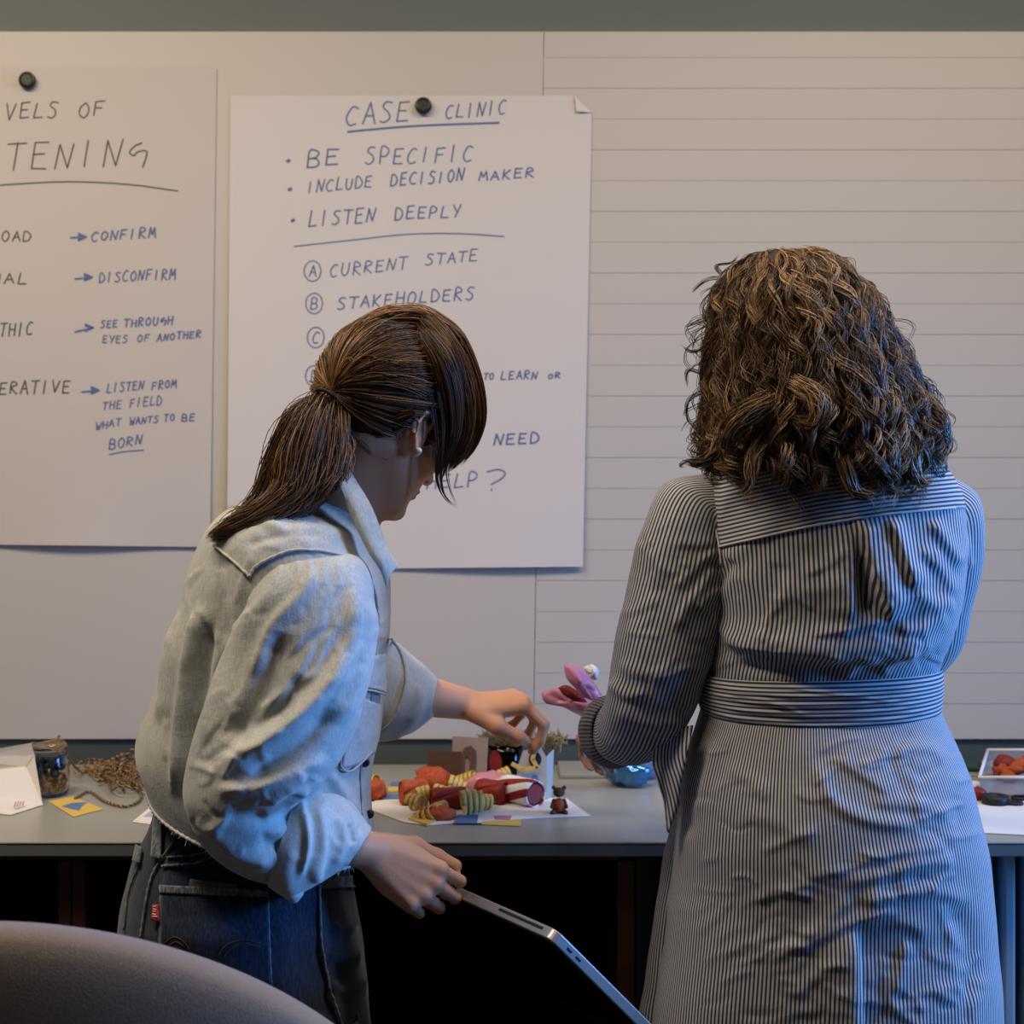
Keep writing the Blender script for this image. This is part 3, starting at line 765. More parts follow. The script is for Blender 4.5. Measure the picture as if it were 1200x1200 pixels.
def unwrap(v, f, uv, nu, nv):
    """give faces of the last column their own vertices with u = full girth"""
    umax = uv[:, 0].reshape(nv, nu); full = umax[:, -1] + (umax[:, -1]-umax[:, -2])
    col = f % nu; wrap = (col.max(1) == nu-1) & (col.min(1) == 0)
    if not wrap.any(): return v, f, uv
    v2 = v.reshape(nv, nu, 3)[:, 0]; uv2 = np.stack([full, uv.reshape(nv, nu, 2)[:, 0, 1]], 1)
    f = f.copy(); row = f // nu; z = (f % nu == 0) & wrap[:, None]
    f[z] = len(v) + row[z]
    return np.vstack([v, v2]), f, np.vstack([uv, uv2])

def soft_skin(o):
    return o

# ================================================================== WOMAN IN THE DENIM JACKET
LW = empty('person', (P(300, 0, 1.80)[0], 1.80, 0),
           'woman with a chestnut ponytail in a washed denim jacket and jeans, holding a laptop', 'person')
def scaled_head(B, o, R, s):
    class S_:
        def ell(q, c, R_, rad, k=.012, sub=False): B.ell(np.asarray(o)+(np.asarray(c)-o)*s, R_, np.array(rad)*s, k*s, sub)
        def cone(q, a, b, r1, r2, k=.012, sub=False): B.cone(o+(np.asarray(a)-o)*s, o+(np.asarray(b)-o)*s, r1*s, r2*s, k*s, sub)
        def chain(q, pts, rs, k=.012):
            for i in range(len(pts)-1): q.cone(pts[i], pts[i+1], rs[i], rs[i+1], k)
    head(S_(), o, R)
    return lambda p: np.asarray(o) + s*np.asarray(p, float) @ R
th_, ph_ = math.radians(23), math.radians(49)
fL = np.array([math.cos(th_)*math.cos(ph_), math.cos(th_)*math.sin(ph_), -math.sin(th_)])
uL = np.array([math.sin(th_)*math.cos(ph_), math.sin(th_)*math.sin(ph_), math.cos(th_)])
RL = basis(fL, uL); RL = basis(fL, RL[2]*math.cos(.16)-RL[1]*math.sin(.16)); SL = .88
oL = P(489, 510, 1.70) + RL[1]*.077*SL
B = Body((-.62, 1.50, .02), (.14, 2.30, 1.62), .0031)
TL = scaled_head(B, oL, RL, SL)
nb = P(378, 612, 1.80)
B.chain([TL((-.028, 0, -.02)), (TL((-.028, 0, -.03))+nb)/2+np.array([.006, 0, 0]), nb], [.052, .047, .055], .03)
B.cone(nb, P(300, 900, 1.80), .055, .09, .04)
B.cone(P(365, 665, 1.80), P(325, 750, 1.80), .07, .09, .05)
B.cone(P(300, 900, 1.80), P(270, 1040, 1.80), .10, .115, .05)
shR, elR, wrR = P(368, 672, 1.68), P(275, 945, 1.61), P(432, 996, 1.70)
B.chain([P(385, 640, 1.78), shR, elR, wrR], [.06, .046, .034, .0205], .02)
B.cone(P(412, 992, 1.69), wrR, .024, .0205, .01)
fw = np.array([.82, .12, -.56]); 
RR = basis(fw, (.08, -.93, .32))
tipsR = hand(B, wrR+RR[0]*.002, RR, [(.016, .016, -.012), (.052, .036, -.034), (.086, .040, -.040), (.112, .044, -.034)],
             [(.55, 1.15, .5), (.62, 1.2, .55), (.72, 1.2, .6), (.85, 1.25, .6)], spread=(.06, .01, -.04, -.09), sc_=1.0)
shL, elL, wrL = P(405, 655, 1.92), P(372, 800, 1.99), P(546, 825, 2.12)
B.chain([P(385, 640, 1.82), shL, elL, wrL], [.06, .046, .036, .0215], .02)
B.cone(P(500, 815, 2.09), wrL, .030, .0225, .01)
RLh = basis((.97, .12, .02), (-.05, -.18, 1.0)); RLh = np.stack([RLh[0], -RLh[1], RLh[2]])
hand(B, wrL, RLh, [(.012, .020, -.008), (.046, .040, -.026), (.078, .036, -.046), (.098, .020, -.060)],
     [(.75, .95, .45), (.80, 1.0, .5), (.95, 1.1, .5), (1.1, 1.2, .5)], spread=(.02, 0, -.02, -.04), sc_=.98)
for s_, dx in ((-1, .0), (1, .02)):
    hp = P(280, 1050, 1.80) + np.array([dx, s_*.08, 0]); kn = np.array([hp[0]+.02, hp[1], .48]); an = np.array([hp[0]-.01+dx, hp[1], .09])
    B.chain([hp, kn, an], [.085, .052, .036], .03); B.chain([an, an+np.array([.05, 0, -.035]), an+np.array([.14, 0, -.045])], [.036, .032, .026], .02)
v, f = B.mesh(); del B
raw('body', v, f, M['skin2'], LW, True)

# jeans: hips and both legs
def jstack():
    return [rowkey(192, 925, 398, 985, 1.80, .27, 0, 2.4), rowkey(180, 965, 404, 1015, 1.80, .30, 0, 2.4), rowkey(164, 1005, 410, 1045, 1.80, .32, 0, 2.3),
            rowkey(149, 1060, 418, 1090, 1.80, .335, 0, 2.3), rowkey(143, 1110, 427, 1140, 1.80, .335, 0, 2.3), rowkey(143, 1170, 432, 1190, 1.80, .33, 0, 2.4), rowkey(146, 1240, 434, 1250, 1.80, .32, 0, 2.6)]
js = [([(150, 1092), (290, 1100), (420, 1104)], 14, 20, .004), ([(382, 1118), (405, 1122), (424, 1118)], 7, 4, .006), ([(380, 1150), (405, 1160), (432, 1152)], 8, 5, .006),
      ([(385, 1085), (405, 1090), (420, 1080)], 6, 5, .005), ([(370, 1040), (375, 1110), (395, 1200)], 4, 9, .003), ([(330, 1060), (336, 1200)], 16, 16, .003),
      ([(205, 960), (196, 1040), (188, 1100)], 5, 18, .004)]
jeans, jv, jf = garment('jeans', jstack(), 260, 120, M['jeans'], LW, js, (.003, 22), 0, 3)
JS = Surf(jv, jf)
for s_ in (-1, 1):
    c0 = P(288, 1215, 1.80+s_*.082); ks = []
    for (dz, dx, rx, ry) in ((.02, 0, .142, .088), (-.05, 0, .138, .082), (-.2, .02, .10, .074), (-.33, .03, .075, .068), (-.5, .02, .068, .064), (-.545, .015, .066, .062)):
        ks.append(np.concatenate([[c0[0]+dx, c0[1], c0[2]+dz], [rx, 0, 0], [0, ry, 0], [2.2]]))
    garment('trouser_leg', ks, 72, 60, M['jeans'], jeans, (), (.003, 25), .003, 5)
    m = MB()
    kk = []
    for (x_, rz, ry) in ((-.055, .02, .018), (-.04, .05, .036), (0, .06, .042), (.06, .045, .044), (.12, .034, .047), (.17, .026, .038), (.195, .014, .02)):
        kk.append(np.concatenate([[c0[0]+.03+x_, c0[1], rz+.004], [0, ry, 0], [0, 0, rz], [2.6]]))
    vv, ff, uu = loft(kk, 36, 40); ff = orient(vv, ff)
    raw('shoe', vv, ff, M['black'], LW, True, solid=.002)
# waistband, seams, pockets, tab
patch('waistband', [(197, 922), (396, 982), (398, 1004), (190, 950)], JS, 60, 6, M['jeans'], jeans, .003, .003)
patch('back_pocket', [(191, 1040), (313, 1046), (317, 1150), (188, 1145)], JS, 34, 30, M['jeans'], jeans, .003, .003)
patch('pocket_hem', [(191, 1037), (314, 1043), (314, 1051), (191, 1047)], JS, 34, 4, M['jeans_fade'], jeans, .0048, .002)
patch('front_pocket_edge', [(371, 1031), (413, 1026), (414, 1040), (371, 1042)], JS, 14, 5, M['jeans_fade'], jeans, .003, .003)
patch('belt_loop', [(186, 955), (195, 957), (193, 1008), (182, 1006)], JS, 4, 12, M['jeans_fade'], jeans, .006, .003)
patch('belt_loop', [(165, 992), (171, 995), (168, 1013), (161, 1010)], JS, 4, 8, M['jeans_fade'], jeans, .006, .003)
jf1 = M['jeans_fade']
for pts, r in (([(210, 955), (205, 985), (184, 1018), (176, 1040), (170, 1075), (167, 1098)], .0017), ([(166, 1010), (152, 1050), (147, 1090)], .0016), ([(191, 1040), (189, 1090), (188, 1140)], .0016),
             ([(313, 1046), (315, 1100), (318, 1160)], .0016), ([(372, 1040), (376, 1105), (384, 1150), (398, 1200)], .0018), ([(192, 1015), (230, 1011), (262, 1000)], .0017), ([(197, 1005), (232, 1001), (262, 991)], .0013)):
    seam('seam', pts, JS, r, jf1, jeans, 1.6, wav=.25)
for pts in ([(196, 1103), (205, 1097), (217, 1102), (224, 1112)], [(256, 1120), (265, 1107), (282, 1101), (305, 1104)], [(199, 1108), (208, 1102), (218, 1108)], [(262, 1122), (271, 1110), (285, 1105), (305, 1108)]):
    seam('pocket_stitching', pts, JS, .0008, M['thread_dark'], jeans, 5.5)
patch('red_tab', [(183, 1060), (190, 1060), (190, 1080), (182, 1079)], JS, 3, 6, M['red_tab'], jeans, .006, .0015)
for i, y in enumerate((1062.5, 1065.5, 1068.5, 1071.5, 1074.5)):
    seam('tab_lettering', [(185, y), (188.4, y+(.8 if i % 2 else 0))], JS, .0006, M['white'], jeans, 12)
patch('care_label', [(224, 1030), (280, 1036), (278, 1045), (222, 1043)], JS, 10, 4, simple('grey_label', (.11, .12, .13), .7), jeans, .004, .002)
cr = JS.hit(367, 1034, .003)[0]
m = MB(); m.tube([cr+np.array([0, .003, 0]), cr-np.array([0, .002, 0])], .0035, 10); m.build('rivet', M['copper'], jeans, smooth=True)

# jacket torso
torso_keys = [rowkey(352, 574, 412, 588, 1.79, .10, 0, 2.0), rowkey(322, 578, 428, 606, 1.785, .20, 0, 2.1), rowkey(283, 592, 446, 640, 1.78, .32, 0, 2.3), rowkey(255, 615, 456, 675, 1.78, .37, 0, 2.4),
              rowkey(237, 650, 457, 710, 1.78, .38, 0, 2.4), rowkey(221, 700, 452, 755, 1.78, .38, 0, 2.4), rowkey(199, 765, 446, 805, 1.78, .37, 0, 2.4), rowkey(184, 820, 442, 850, 1.78, .37, 0, 2.3),
              rowkey(171, 850, 434, 892, 1.78, .37, .006, 2.2), rowkey(168, 872, 431, 935, 1.78, .365, .020, 2.1), rowkey(180, 902, 440, 985, 1.78, .35, .026, 2.1)]
ts = [([(206, 704), (196, 770), (186, 850)], 6, 12, .006), ([(238, 700), (222, 760), (210, 850), (203, 935)], 5, 14, .010), ([(250, 720), (238, 800), (228, 950)], 12, 6, -.012),
      ([(258, 645), (262, 700), (272, 760)], 8, 10, -.006), ([(387, 821), (405, 800), (425, 777)], 5, 6, .004), ([(380, 880), (410, 850), (440, 800)], 8, 8, .003),
      ([(300, 590), (330, 620), (400, 625), (430, 640)], 8, 9, .004), ([(285, 640), (340, 625), (390, 628)], 6, 6, -.004), ([(383, 900), (400, 930), (430, 975)], 6, 10, .006)]
ts += wrinkles((190, 620, 300, 930), 26, 100, 14, 70, 4, .0022, 201) + wrinkles((300, 590, 450, 650), 12, 15, 25, 40, 4, .0018, 202) + wrinkles((390, 700, 450, 960), 20, 110, 25, 40, 3.5, .002, 203)
jacket, tv_, tf_ = garment('jacket', torso_keys, 300, 200, M['jacket'], LW, ts, (.0035, 20), .003, 7)
TS = Surf(tv_, tf_)
# near sleeve
sl_keys = [rowkey(324, 644, 404, 647, 1.655, .05, 0, 2.0), rowkey(303, 653, 424, 656, 1.65, .11, 0, 2.2), rowkey(291, 680, 437, 684, 1.645, .15, 0, 2.2), rowkey(277, 722, 440, 735, 1.64, .165, 0, 2.2), rowkey(265, 765, 436, 785, 1.635, .17, 0, 2.2),
           rowkey(250, 808, 424, 832, 1.63, .17, 0, 2.2), rowkey(234, 850, 405, 875, 1.625, .17, 0, 2.2), rowkey(220, 895, 385, 908, 1.62, .17, 0, 2.2), rowkey(219, 940, 366, 925, 1.62, .165, 0, 2.2),
           rowkey(243, 990, 358, 930, 1.63, .155, 0, 2.2), rowkey(288, 1023, 356, 932, 1.645, .145, 0, 2.2), rowkey(330, 1036, 362, 932, 1.655, .135, 0, 2.2)]
ss_ = [([(340, 668), (315, 700), (285, 735), (262, 780), (248, 830), (236, 890)], 7, 13, .006), ([(372, 664), (350, 700), (318, 735), (296, 790)], 6, 9, .006),
       ([(415, 670), (412, 720), (404, 760), (380, 803), (350, 838), (317, 866), (284, 884), (250, 902)], 9, 12, .014),
       ([(432, 700), (428, 760), (412, 810), (392, 850)], 8, 12, .008), ([(330, 740), (316, 790), (290, 840), (262, 870)], 10, 12, -.010), ([(355, 790), (330, 830), (290, 858)], 8, 8, -.006),
       ([(390, 830), (360, 868), (320, 892), (284, 905)], 14, 8, -.010), ([(250, 925), (300, 922), (345, 902), (385, 885)], 9, 6, .008), ([(262, 952), (310, 960), (350, 950)], 10, 10, -.009),
       ([(312, 944), (335, 925), (358, 907)], 4, 8, .008), ([(306, 962), (335, 945), (362, 922)], 6, 4, .006), ([(300, 985), (335, 990), (356, 960)], 8, 8, -.006), ([(240, 968), (275, 1000), (320, 1012)], 6, 10, .006),
       ([(300, 668), (296, 690), (290, 710)], 3, 5, .0016), ([(348, 655), (352, 690)], 3, 3, .0016), ([(362, 654), (364, 684)], 3, 3, .0016), ([(378, 655), (380, 688)], 3, 3, .0016), ([(395, 658), (398, 690)], 3, 3, .0016), ([(330, 660), (322, 688)], 3, 3, .0016)]
ss_ = scale_strokes(ss_, 1.15, 1.0) + wrinkles((250, 700, 430, 880), 34, 118, 14, 60, 3.5, .0020, 204) + wrinkles((230, 880, 370, 1000), 22, -18, 22, 45, 4, .0024, 205)
sleeve, sv_, sf_ = garment('sleeve', sl_keys, 220, 220, M['jacket'], jacket, ss_, (.002, 26), 0, 9)
SS = Surf(sv_, sf_)
cuff_keys = [rowkey(318, 1038, 354, 926, 1.655, .145, 0, 2.2), rowkey(346, 1050, 366, 920, 1.66, .150, 0, 2.2), rowkey(366, 1042, 386, 925, 1.665, .135, 0, 2.2), rowkey(384, 1030, 406, 940, 1.672, .115, 0, 2.2), rowkey(398, 1020, 424, 958, 1.68, .095, 0, 2.2), rowkey(404, 1016, 434, 972, 1.685, .08, 0, 2.2)]
cs = [([(374, 940), (378, 990), (368, 1035)], 8, 6, .005), ([(395, 950), (402, 985), (390, 1015)], 5, 7, .004), ([(352, 935), (360, 985), (350, 1030)], 4, 4, .006), ([(408, 965), (415, 990)], 4, 4, -.004)]
cs += wrinkles((350, 930, 430, 1040), 16, 60, 40, 26, 3, .0016, 206)
cuff, cv_, cf_ = garment('cuff', cuff_keys, 120, 70, M['jacket_light'], jacket, cs, (.003, 45), .003, 11, label='paler turned-back cuff')
CS = Surf(cv_, cf_)
fl = [rowkey(316, 1030, 340, 1030, 1.64, .05, 0, 2), rowkey(324, 1040, 352, 1040, 1.64, .05, 0, 2.2), rowkey(332, 1049, 356, 1047, 1.64, .04, 0, 2.2), rowkey(343, 1056, 351, 1054, 1.64, .02, 0, 2)]
garment('cuff_flap', fl, 40, 24, M['jacket_light'], jacket, (), (.002, 60), .002, 4)
# far sleeve and its wide cuff
def vkey(xt, yt, xb, yb, d, th, n=2.2, dx=0): 
    k = rowkey(xt, yt, xb, yb, d, th, 0, n); k[6] = dx; return k
far = [vkey(360, 640, 420, 650, 1.90, .05), vkey(350, 680, 430, 690, 1.93, .13), vkey(345, 760, 425, 850, 1.98, .14), vkey(400, 745, 408, 862, 2.0, .14), vkey(438, 742, 428, 866, 2.02, .14), vkey(458, 752, 440, 864, 2.035, .14)]
garment('sleeve', far, 90, 60, M['jacket_light'], jacket, [([(452, 760), (458, 800), (440, 850)], 5, 5, -.005)], (.003, 30), .0025, 13)
farc = [vkey(446, 744, 428, 871, 2.03, .15), vkey(466, 752, 441, 871, 2.04, .155), vkey(480, 768, 462, 866, 2.05, .145), vkey(496, 782, 484, 856, 2.06, .125), vkey(508, 793, 502, 841, 2.07, .10), vkey(512, 798, 507, 836, 2.07, .085)]
fc, fcv, fcf = garment('cuff', farc, 120, 80, M['jacket_light'], jacket, [([(466, 760), (474, 800), (462, 835), (436, 868)], 3, 5, .004), ([(490, 800), (492, 825), (478, 850)], 5, 5, .003)], (.003, 40), .003, 15)
FCS = Surf(fcv, fcf)
seam('cuff_edge', [(456, 748), (468, 764), (475, 790), (472, 815), (458, 845), (432, 869)], FCS, .0022, M['jacket_light'], jacket, 1)
# collar
ct = [(352, 566, 1.86), (372, 552, 1.75), (401, 546, 1.69), (420, 570, 1.672), (436, 598, 1.665), (449, 632, 1.66), (459, 652, 1.66), (466, 664, 1.665)]
cbm = [(340, 585, 1.87), (360, 585, 1.72), (394, 572, 1.655), (407, 594, 1.648), (420, 622, 1.642), (433, 648, 1.64), (446, 668, 1.642), (453, 690, 1.65)]
a = catmull([P(*q) for q in ct], 60); b_ = catmull([P(*q) for q in cbm], 60); nrm = np.array([-.3, -.9, .3])
v = np.array([a[i]*(1-t)+b_[i]*t + nrm*.010*math.sin(PI*t) for i in range(60) for t in np.linspace(0, 1, 9)])
f = np.array([(i*9+j, (i+1)*9+j, (i+1)*9+j+1, i*9+j+1) for i in range(59) for j in range(8)])
o = raw('collar', v, f, M['jacket'], jacket, True); md = o.modifiers.new('solid', 'SOLIDIFY'); md.thickness = .004; md.offset = 0
# stitched seams, yoke line, placket, pocket, buttons, raw hem
tj = M['thread_jacket']
for pts, sf, r in (([(252, 640), (268, 652), (285, 668), (292, 676)], TS, .0018), ([(292, 676), (300, 664), (322, 652), (346, 645), (380, 647), (412, 656), (428, 672), (438, 694), (441, 720)], TS, .0019),
                   ):
    seam('seam', pts, sf, r, tj, jacket, 1.0, wav=.2)
patch('pocket', [(410, 812), (443, 826), (436, 880), (397, 900)], TS, 14, 20, M['jacket'], jacket, .004, .002, curve=lambda u, w_: (0, (4 if w_ > .9 else 0)*math.sin(u*PI)))
patch('pocket_flap', [(420, 770), (446, 766), (446, 812), (414, 802)], TS, 12, 14, M['jacket_light'], jacket, .007, .002)
seam('seam', [(414, 803), (430, 810), (445, 813)], TS, .0015, tj, jacket, 5)
seam('seam', [(408, 815), (400, 860), (396, 896), (408, 902), (432, 880)], TS, .0013, tj, jacket, 4)
seam('placket_seam', [(444, 720), (438, 780), (431, 850), (422, 900), (424, 955)], TS, .0012, tj, jacket, 1)
for (x, y) in ((448, 795), (428, 893), (433, 955)):
    c = TS.hit(x-2, y, .003)[0]; m = MB(); m.tube([c+np.array([0, .003, 0]), c-np.array([.001, .002, 0])], .0055, 14); m.build('button', M['button'], jacket, smooth=True)
# frayed hem: the raw edge of the last ring
hem = tv_.reshape(200, 300, 3)[-1]; tvv, tff = tube_arr(np.vstack([hem, hem[:1]]), .0024*(1+.35*np.sin(np.arange(301)*2.3)), 6, False)
raw('raw_hem', tvv, tff, M['jacket_light'], jacket, True, label='frayed pale hem')
r_ = rng(21); fr = []
for i in range(260):
    p = hem[r_.integers(0, 300)]; q = p + np.array([r_.normal()*.003, r_.normal()*.003, -r_.uniform(.002, .009)]); fr.append(np.linspace(p, q, 4))
strands('hem_threads', np.array(fr), .0004, M['jacket_light'], jacket, kind='stuff')

# earring
ep = TL((.001, -.092, -.022)); m = MB()
bm = bmesh.new(); bmesh.ops.create_uvsphere(bm, u_segments=16, v_segments=10, radius=.0042); me = np.array([list(q.co) for q in bm.verts])+ep; fs = [tuple(q.index for q in p.verts) for p in bm.faces]; bm.free()
raw('earring', me, fs, M['pearl'], LW)

# hair: cap over the skull, swept strands, fringe, ponytail
Bc = Body(oL-.2, oL+.2, .003)
hc = (-.014, 0, .054)
Bc.ell(TL(hc), RL, (.106*SL, .083*SL, .096*SL))
Bc.ell(TL((-.03, 0, .02)), RL, (.082*SL, .072*SL, .08*SL), .02)
Bc.ell(TL((.02, 0, .062)), RL, (.088*SL, .078*SL, .09*SL), .02)
Bc.ell(TL((.105, 0, -.055)), RL, (.085*SL, .12*SL, .105*SL), .01, sub=True)
for s_ in (-1, 1): Bc.ell(TL((.004, s_*.09, -.004)), RL, (.033*SL, .035*SL, .040*SL), .006, sub=True)
v, f = Bc.mesh(); del Bc
hair = raw('hair', v, f, M['scalp_a'], LW, True)
HS = Surf(v, f); ccv = TL(hc)
tie = HS.hit(391, 459, .006)[0]
r_ = rng(31)
def onhair(dirs, lift):
    """points on the cap along world directions from its centre"""
    out = []
    for d_, l in zip(dirs, lift):
        loc, n, i, dist = HS.b.ray_cast(Vector(ccv + d_*.3), Vector(-d_))
        p = np.array(loc) if loc is not None else ccv + d_*.09
        out.append(p + d_*l)
    return np.array(out)
td = (tie-ccv)/np.linalg.norm(tie-ccv)
clumps = []
for k in range(400):
    d_ = r_.normal(size=3); d_ /= np.linalg.norm(d_); h_ = RL @ d_
    if h_[0] > .35 and h_[2] < -.05: continue
    if h_[2] < -.62: continue
    if h_[2] < -.12 and abs(h_[1]) > .4 and h_[0] > -.5: continue
    clumps.append(d_)
paths, tone = [], []
for d_ in clumps:
    ang = math.acos(np.clip(d_ @ td, -1, 1))
    if ang < .12: continue
    m_ = 16; ts_ = np.linspace(0, 1, m_)
    dirs = []
    side = np.cross(td, d_); side /= np.linalg.norm(side)+1e-9
    for t in ts_:
        q = (math.sin((1-t)*ang)*d_ + math.sin(t*ang)*td)/max(math.sin(ang), .2)
        q = q + RL[2]*.22*math.sin(PI*t)*max(0, 1-abs(RL[1]@q)*.2)*(1 if (RL@d_)[2] > -.1 else .2)      # combed up before back
        dirs.append(q/np.linalg.norm(q))
    base = onhair(np.array(dirs), .0015+.004*np.sin(PI*ts_))
    ct_ = r_.uniform(0, .75)
    for j in range(10):
        sp = (1-ts_**3)[:, None]*r_.normal(size=3)*.0035
        paths.append(base + sp + np.array(dirs)*abs(r_.normal())*.0012); tone.append(np.clip(ct_+r_.normal()*.18, 0, 1))
strands('swept_strands', np.array(paths), .0005, M['hair_a'], hair, np.array(tone), kind='stuff')
def lock(guide, n, spread, r0, tn, m_=22, tipspread=None, seed=0, wave=.0, amp=.0):
    r = rng(seed); g = catmull([P(*q) for q in guide], m_); t = np.linspace(0, 1, m_)
    sp = np.interp(t, np.linspace(0, 1, len(spread)), spread)
    ps, to = [], []
    for i in range(n):
        o3 = r.normal(size=3); o3 /= max(1, np.linalg.norm(o3)/1.4); o3[1] *= .8
        ph = r.uniform(0, 6.28); L_ = r.uniform(.8, 1.0)
        q = g + sp[:, None]*o3[None] + (amp*np.sin(t*wave*6.28+ph))[:, None]*r.normal(size=3)
        q = catmull(q, m_*2)[: int(m_*2*L_)]; q = q[np.linspace(0, len(q)-1, m_).astype(int)]
        ps.append(q); to.append(np.clip(tn+r.normal()*.22, 0, 1))
    return ps, to
ps, to = [], []
for guide, n, sp, tn, sd in (
        ([(500, 374, 1.75), (532, 398, 1.75), (553, 445, 1.765), (559, 488, 1.785), (551, 520, 1.80), (536, 545, 1.80)], 420, [.012, .011, .010, .009, .007, .004], .35, 1),
        ([(500, 380, 1.72), (522, 408, 1.71), (538, 450, 1.72), (543, 495, 1.74), (532, 530, 1.755), (520, 552, 1.76)], 420, [.012, .013, .013, .011, .009, .005], .3, 2),
        ([(500, 398, 1.695), (518, 425, 1.69), (528, 465, 1.70), (529, 505, 1.71), (519, 540, 1.73), (514, 565, 1.74)], 380, [.010, .012, .012, .009, .006, .003], .12, 3),
        ([(508, 455, 1.685), (514, 490, 1.695), (515, 525, 1.70), (514, 560, 1.72), (521, 582, 1.73), (538, 597, 1.735)], 16, [.006, .006, .004, .003, .0015, .001], .1, 4),
        ([(530, 520, 1.74), (524, 548, 1.74), (527, 572, 1.74), (536, 594, 1.74)], 5, [.003, .002, .001, .001], .2, 5),
        ([(482, 484, 1.665), (450, 490, 1.675), (415, 476, 1.685), (393, 462, 1.692)], 150, [.004, .009, .010, .004], .05, 8),
        ([(474, 498, 1.675), (440, 506, 1.68), (408, 490, 1.685), (393, 464, 1.692)], 120, [.003, .006, .008, .004], .05, 9),
        ([(545, 500, 1.76), (548, 520, 1.77), (536, 540, 1.77), (524, 552, 1.77)], 40, [.007, .006, .004, .002], .25, 6),
        ([(415, 388, 1.72), (455, 370, 1.715), (495, 370, 1.72), (520, 384, 1.73)], 160, [.008, .010, .010, .004], .6, 7)):
    a, b_ = lock(guide, n, sp, .0008, tn, seed=sd); ps += a; to += b_
strands('fringe', np.array(ps), .0005, M['hair_a'], hair, np.array(to), kind='stuff')
ps, to = [], []
for guide, n, sp, tn, sd in (
        ([(391, 459, 1.69), (372, 490, 1.665), (357, 540, 1.655), (345, 580, 1.645), (310, 604, 1.63), (270, 620, 1.62), (241, 632, 1.615)], 500, [.004, .020, .026, .022, .014, .008, .003], .32, 11),
        ([(390, 459, 1.69), (352, 490, 1.665), (328, 540, 1.66), (312, 580, 1.65), (290, 604, 1.64), (262, 622, 1.625), (244, 631, 1.62)], 340, [.004, .014, .014, .012, .009, .006, .002], .15, 12),
        ([(393, 461, 1.69), (392, 495, 1.665), (388, 535, 1.655), (380, 565, 1.645), (362, 585, 1.64), (345, 600, 1.63)], 330, [.004, .013, .016, .013, .009, .005], .35, 13),
        ([(391, 462, 1.68), (398, 500, 1.67), (404, 530, 1.66), (398, 560, 1.655), (382, 580, 1.65)], 120, [.003, .008, .008, .006, .003], .5, 14),
        ([(380, 470, 1.69), (340, 510, 1.67), (322, 560, 1.66), (300, 590, 1.65), (255, 596, 1.64)], 20, [.003, .006, .005, .003, .002], .5, 15)):
    a, b_ = lock(guide, n, sp, .0008, tn, seed=sd, m_=24, wave=2.2, amp=.0028); ps += a; to += b_
strands('ponytail', np.array(ps), .00055, M['hair_a'], hair, np.array(to), kind='stuff')
pm = [np.concatenate([P(x, y, d), np.array([r1, 0, -r1*.4]), np.array([0, r2, 0]), [2]]) for x, y, d, r1, r2 in
      ((392, 457, 1.70, .006, .006), (378, 480, 1.685, .020, .018), (364, 515, 1.675, .038, .026), (357, 550, 1.67, .042, .026), (342, 580, 1.66, .034, .022), (312, 602, 1.65, .02, .014), (278, 618, 1.635, .010, .008), (250, 629, 1.63, .003, .003))]
vv, ff, uu = loft(pm, 36, 60); raw('ponytail_core', vv, orient(vv, ff), M['scalp_a'], hair, True)
m = MB(); tt_, A_, B_ = frames([tie-np.array([.004, 0, -.002]), tie+np.array([-.008, -.004, -.008])])
m.tube([tie+ (np.cos(a)*A_[0]+np.sin(a)*B_[0])*.0105+np.array([-.006, -.006, -.004]) for a in np.linspace(0, 2*PI, 25)], .0026, 8); m.build('hair_tie', M['scalp_a'], hair, smooth=True)
ps = []; r_ = rng(77)
for i in range(70):
    a0 = np.array([r_.uniform(420, 505), r_.uniform(392, 440)]); pt = HS.hit(a0[0], a0[1], .002)[0]
    q = pt + np.cumsum(r_.normal(size=(12, 3))*.0006 + np.array([r_.normal()*.0008, -.0005, .0007])+np.linspace(0, 1, 12)[:, None]*r_.normal(size=3)*.001, 0); ps.append(q)
strands('flyaway_hairs', np.array(ps), .00022, M['hair_a'], hair, kind='stuff')

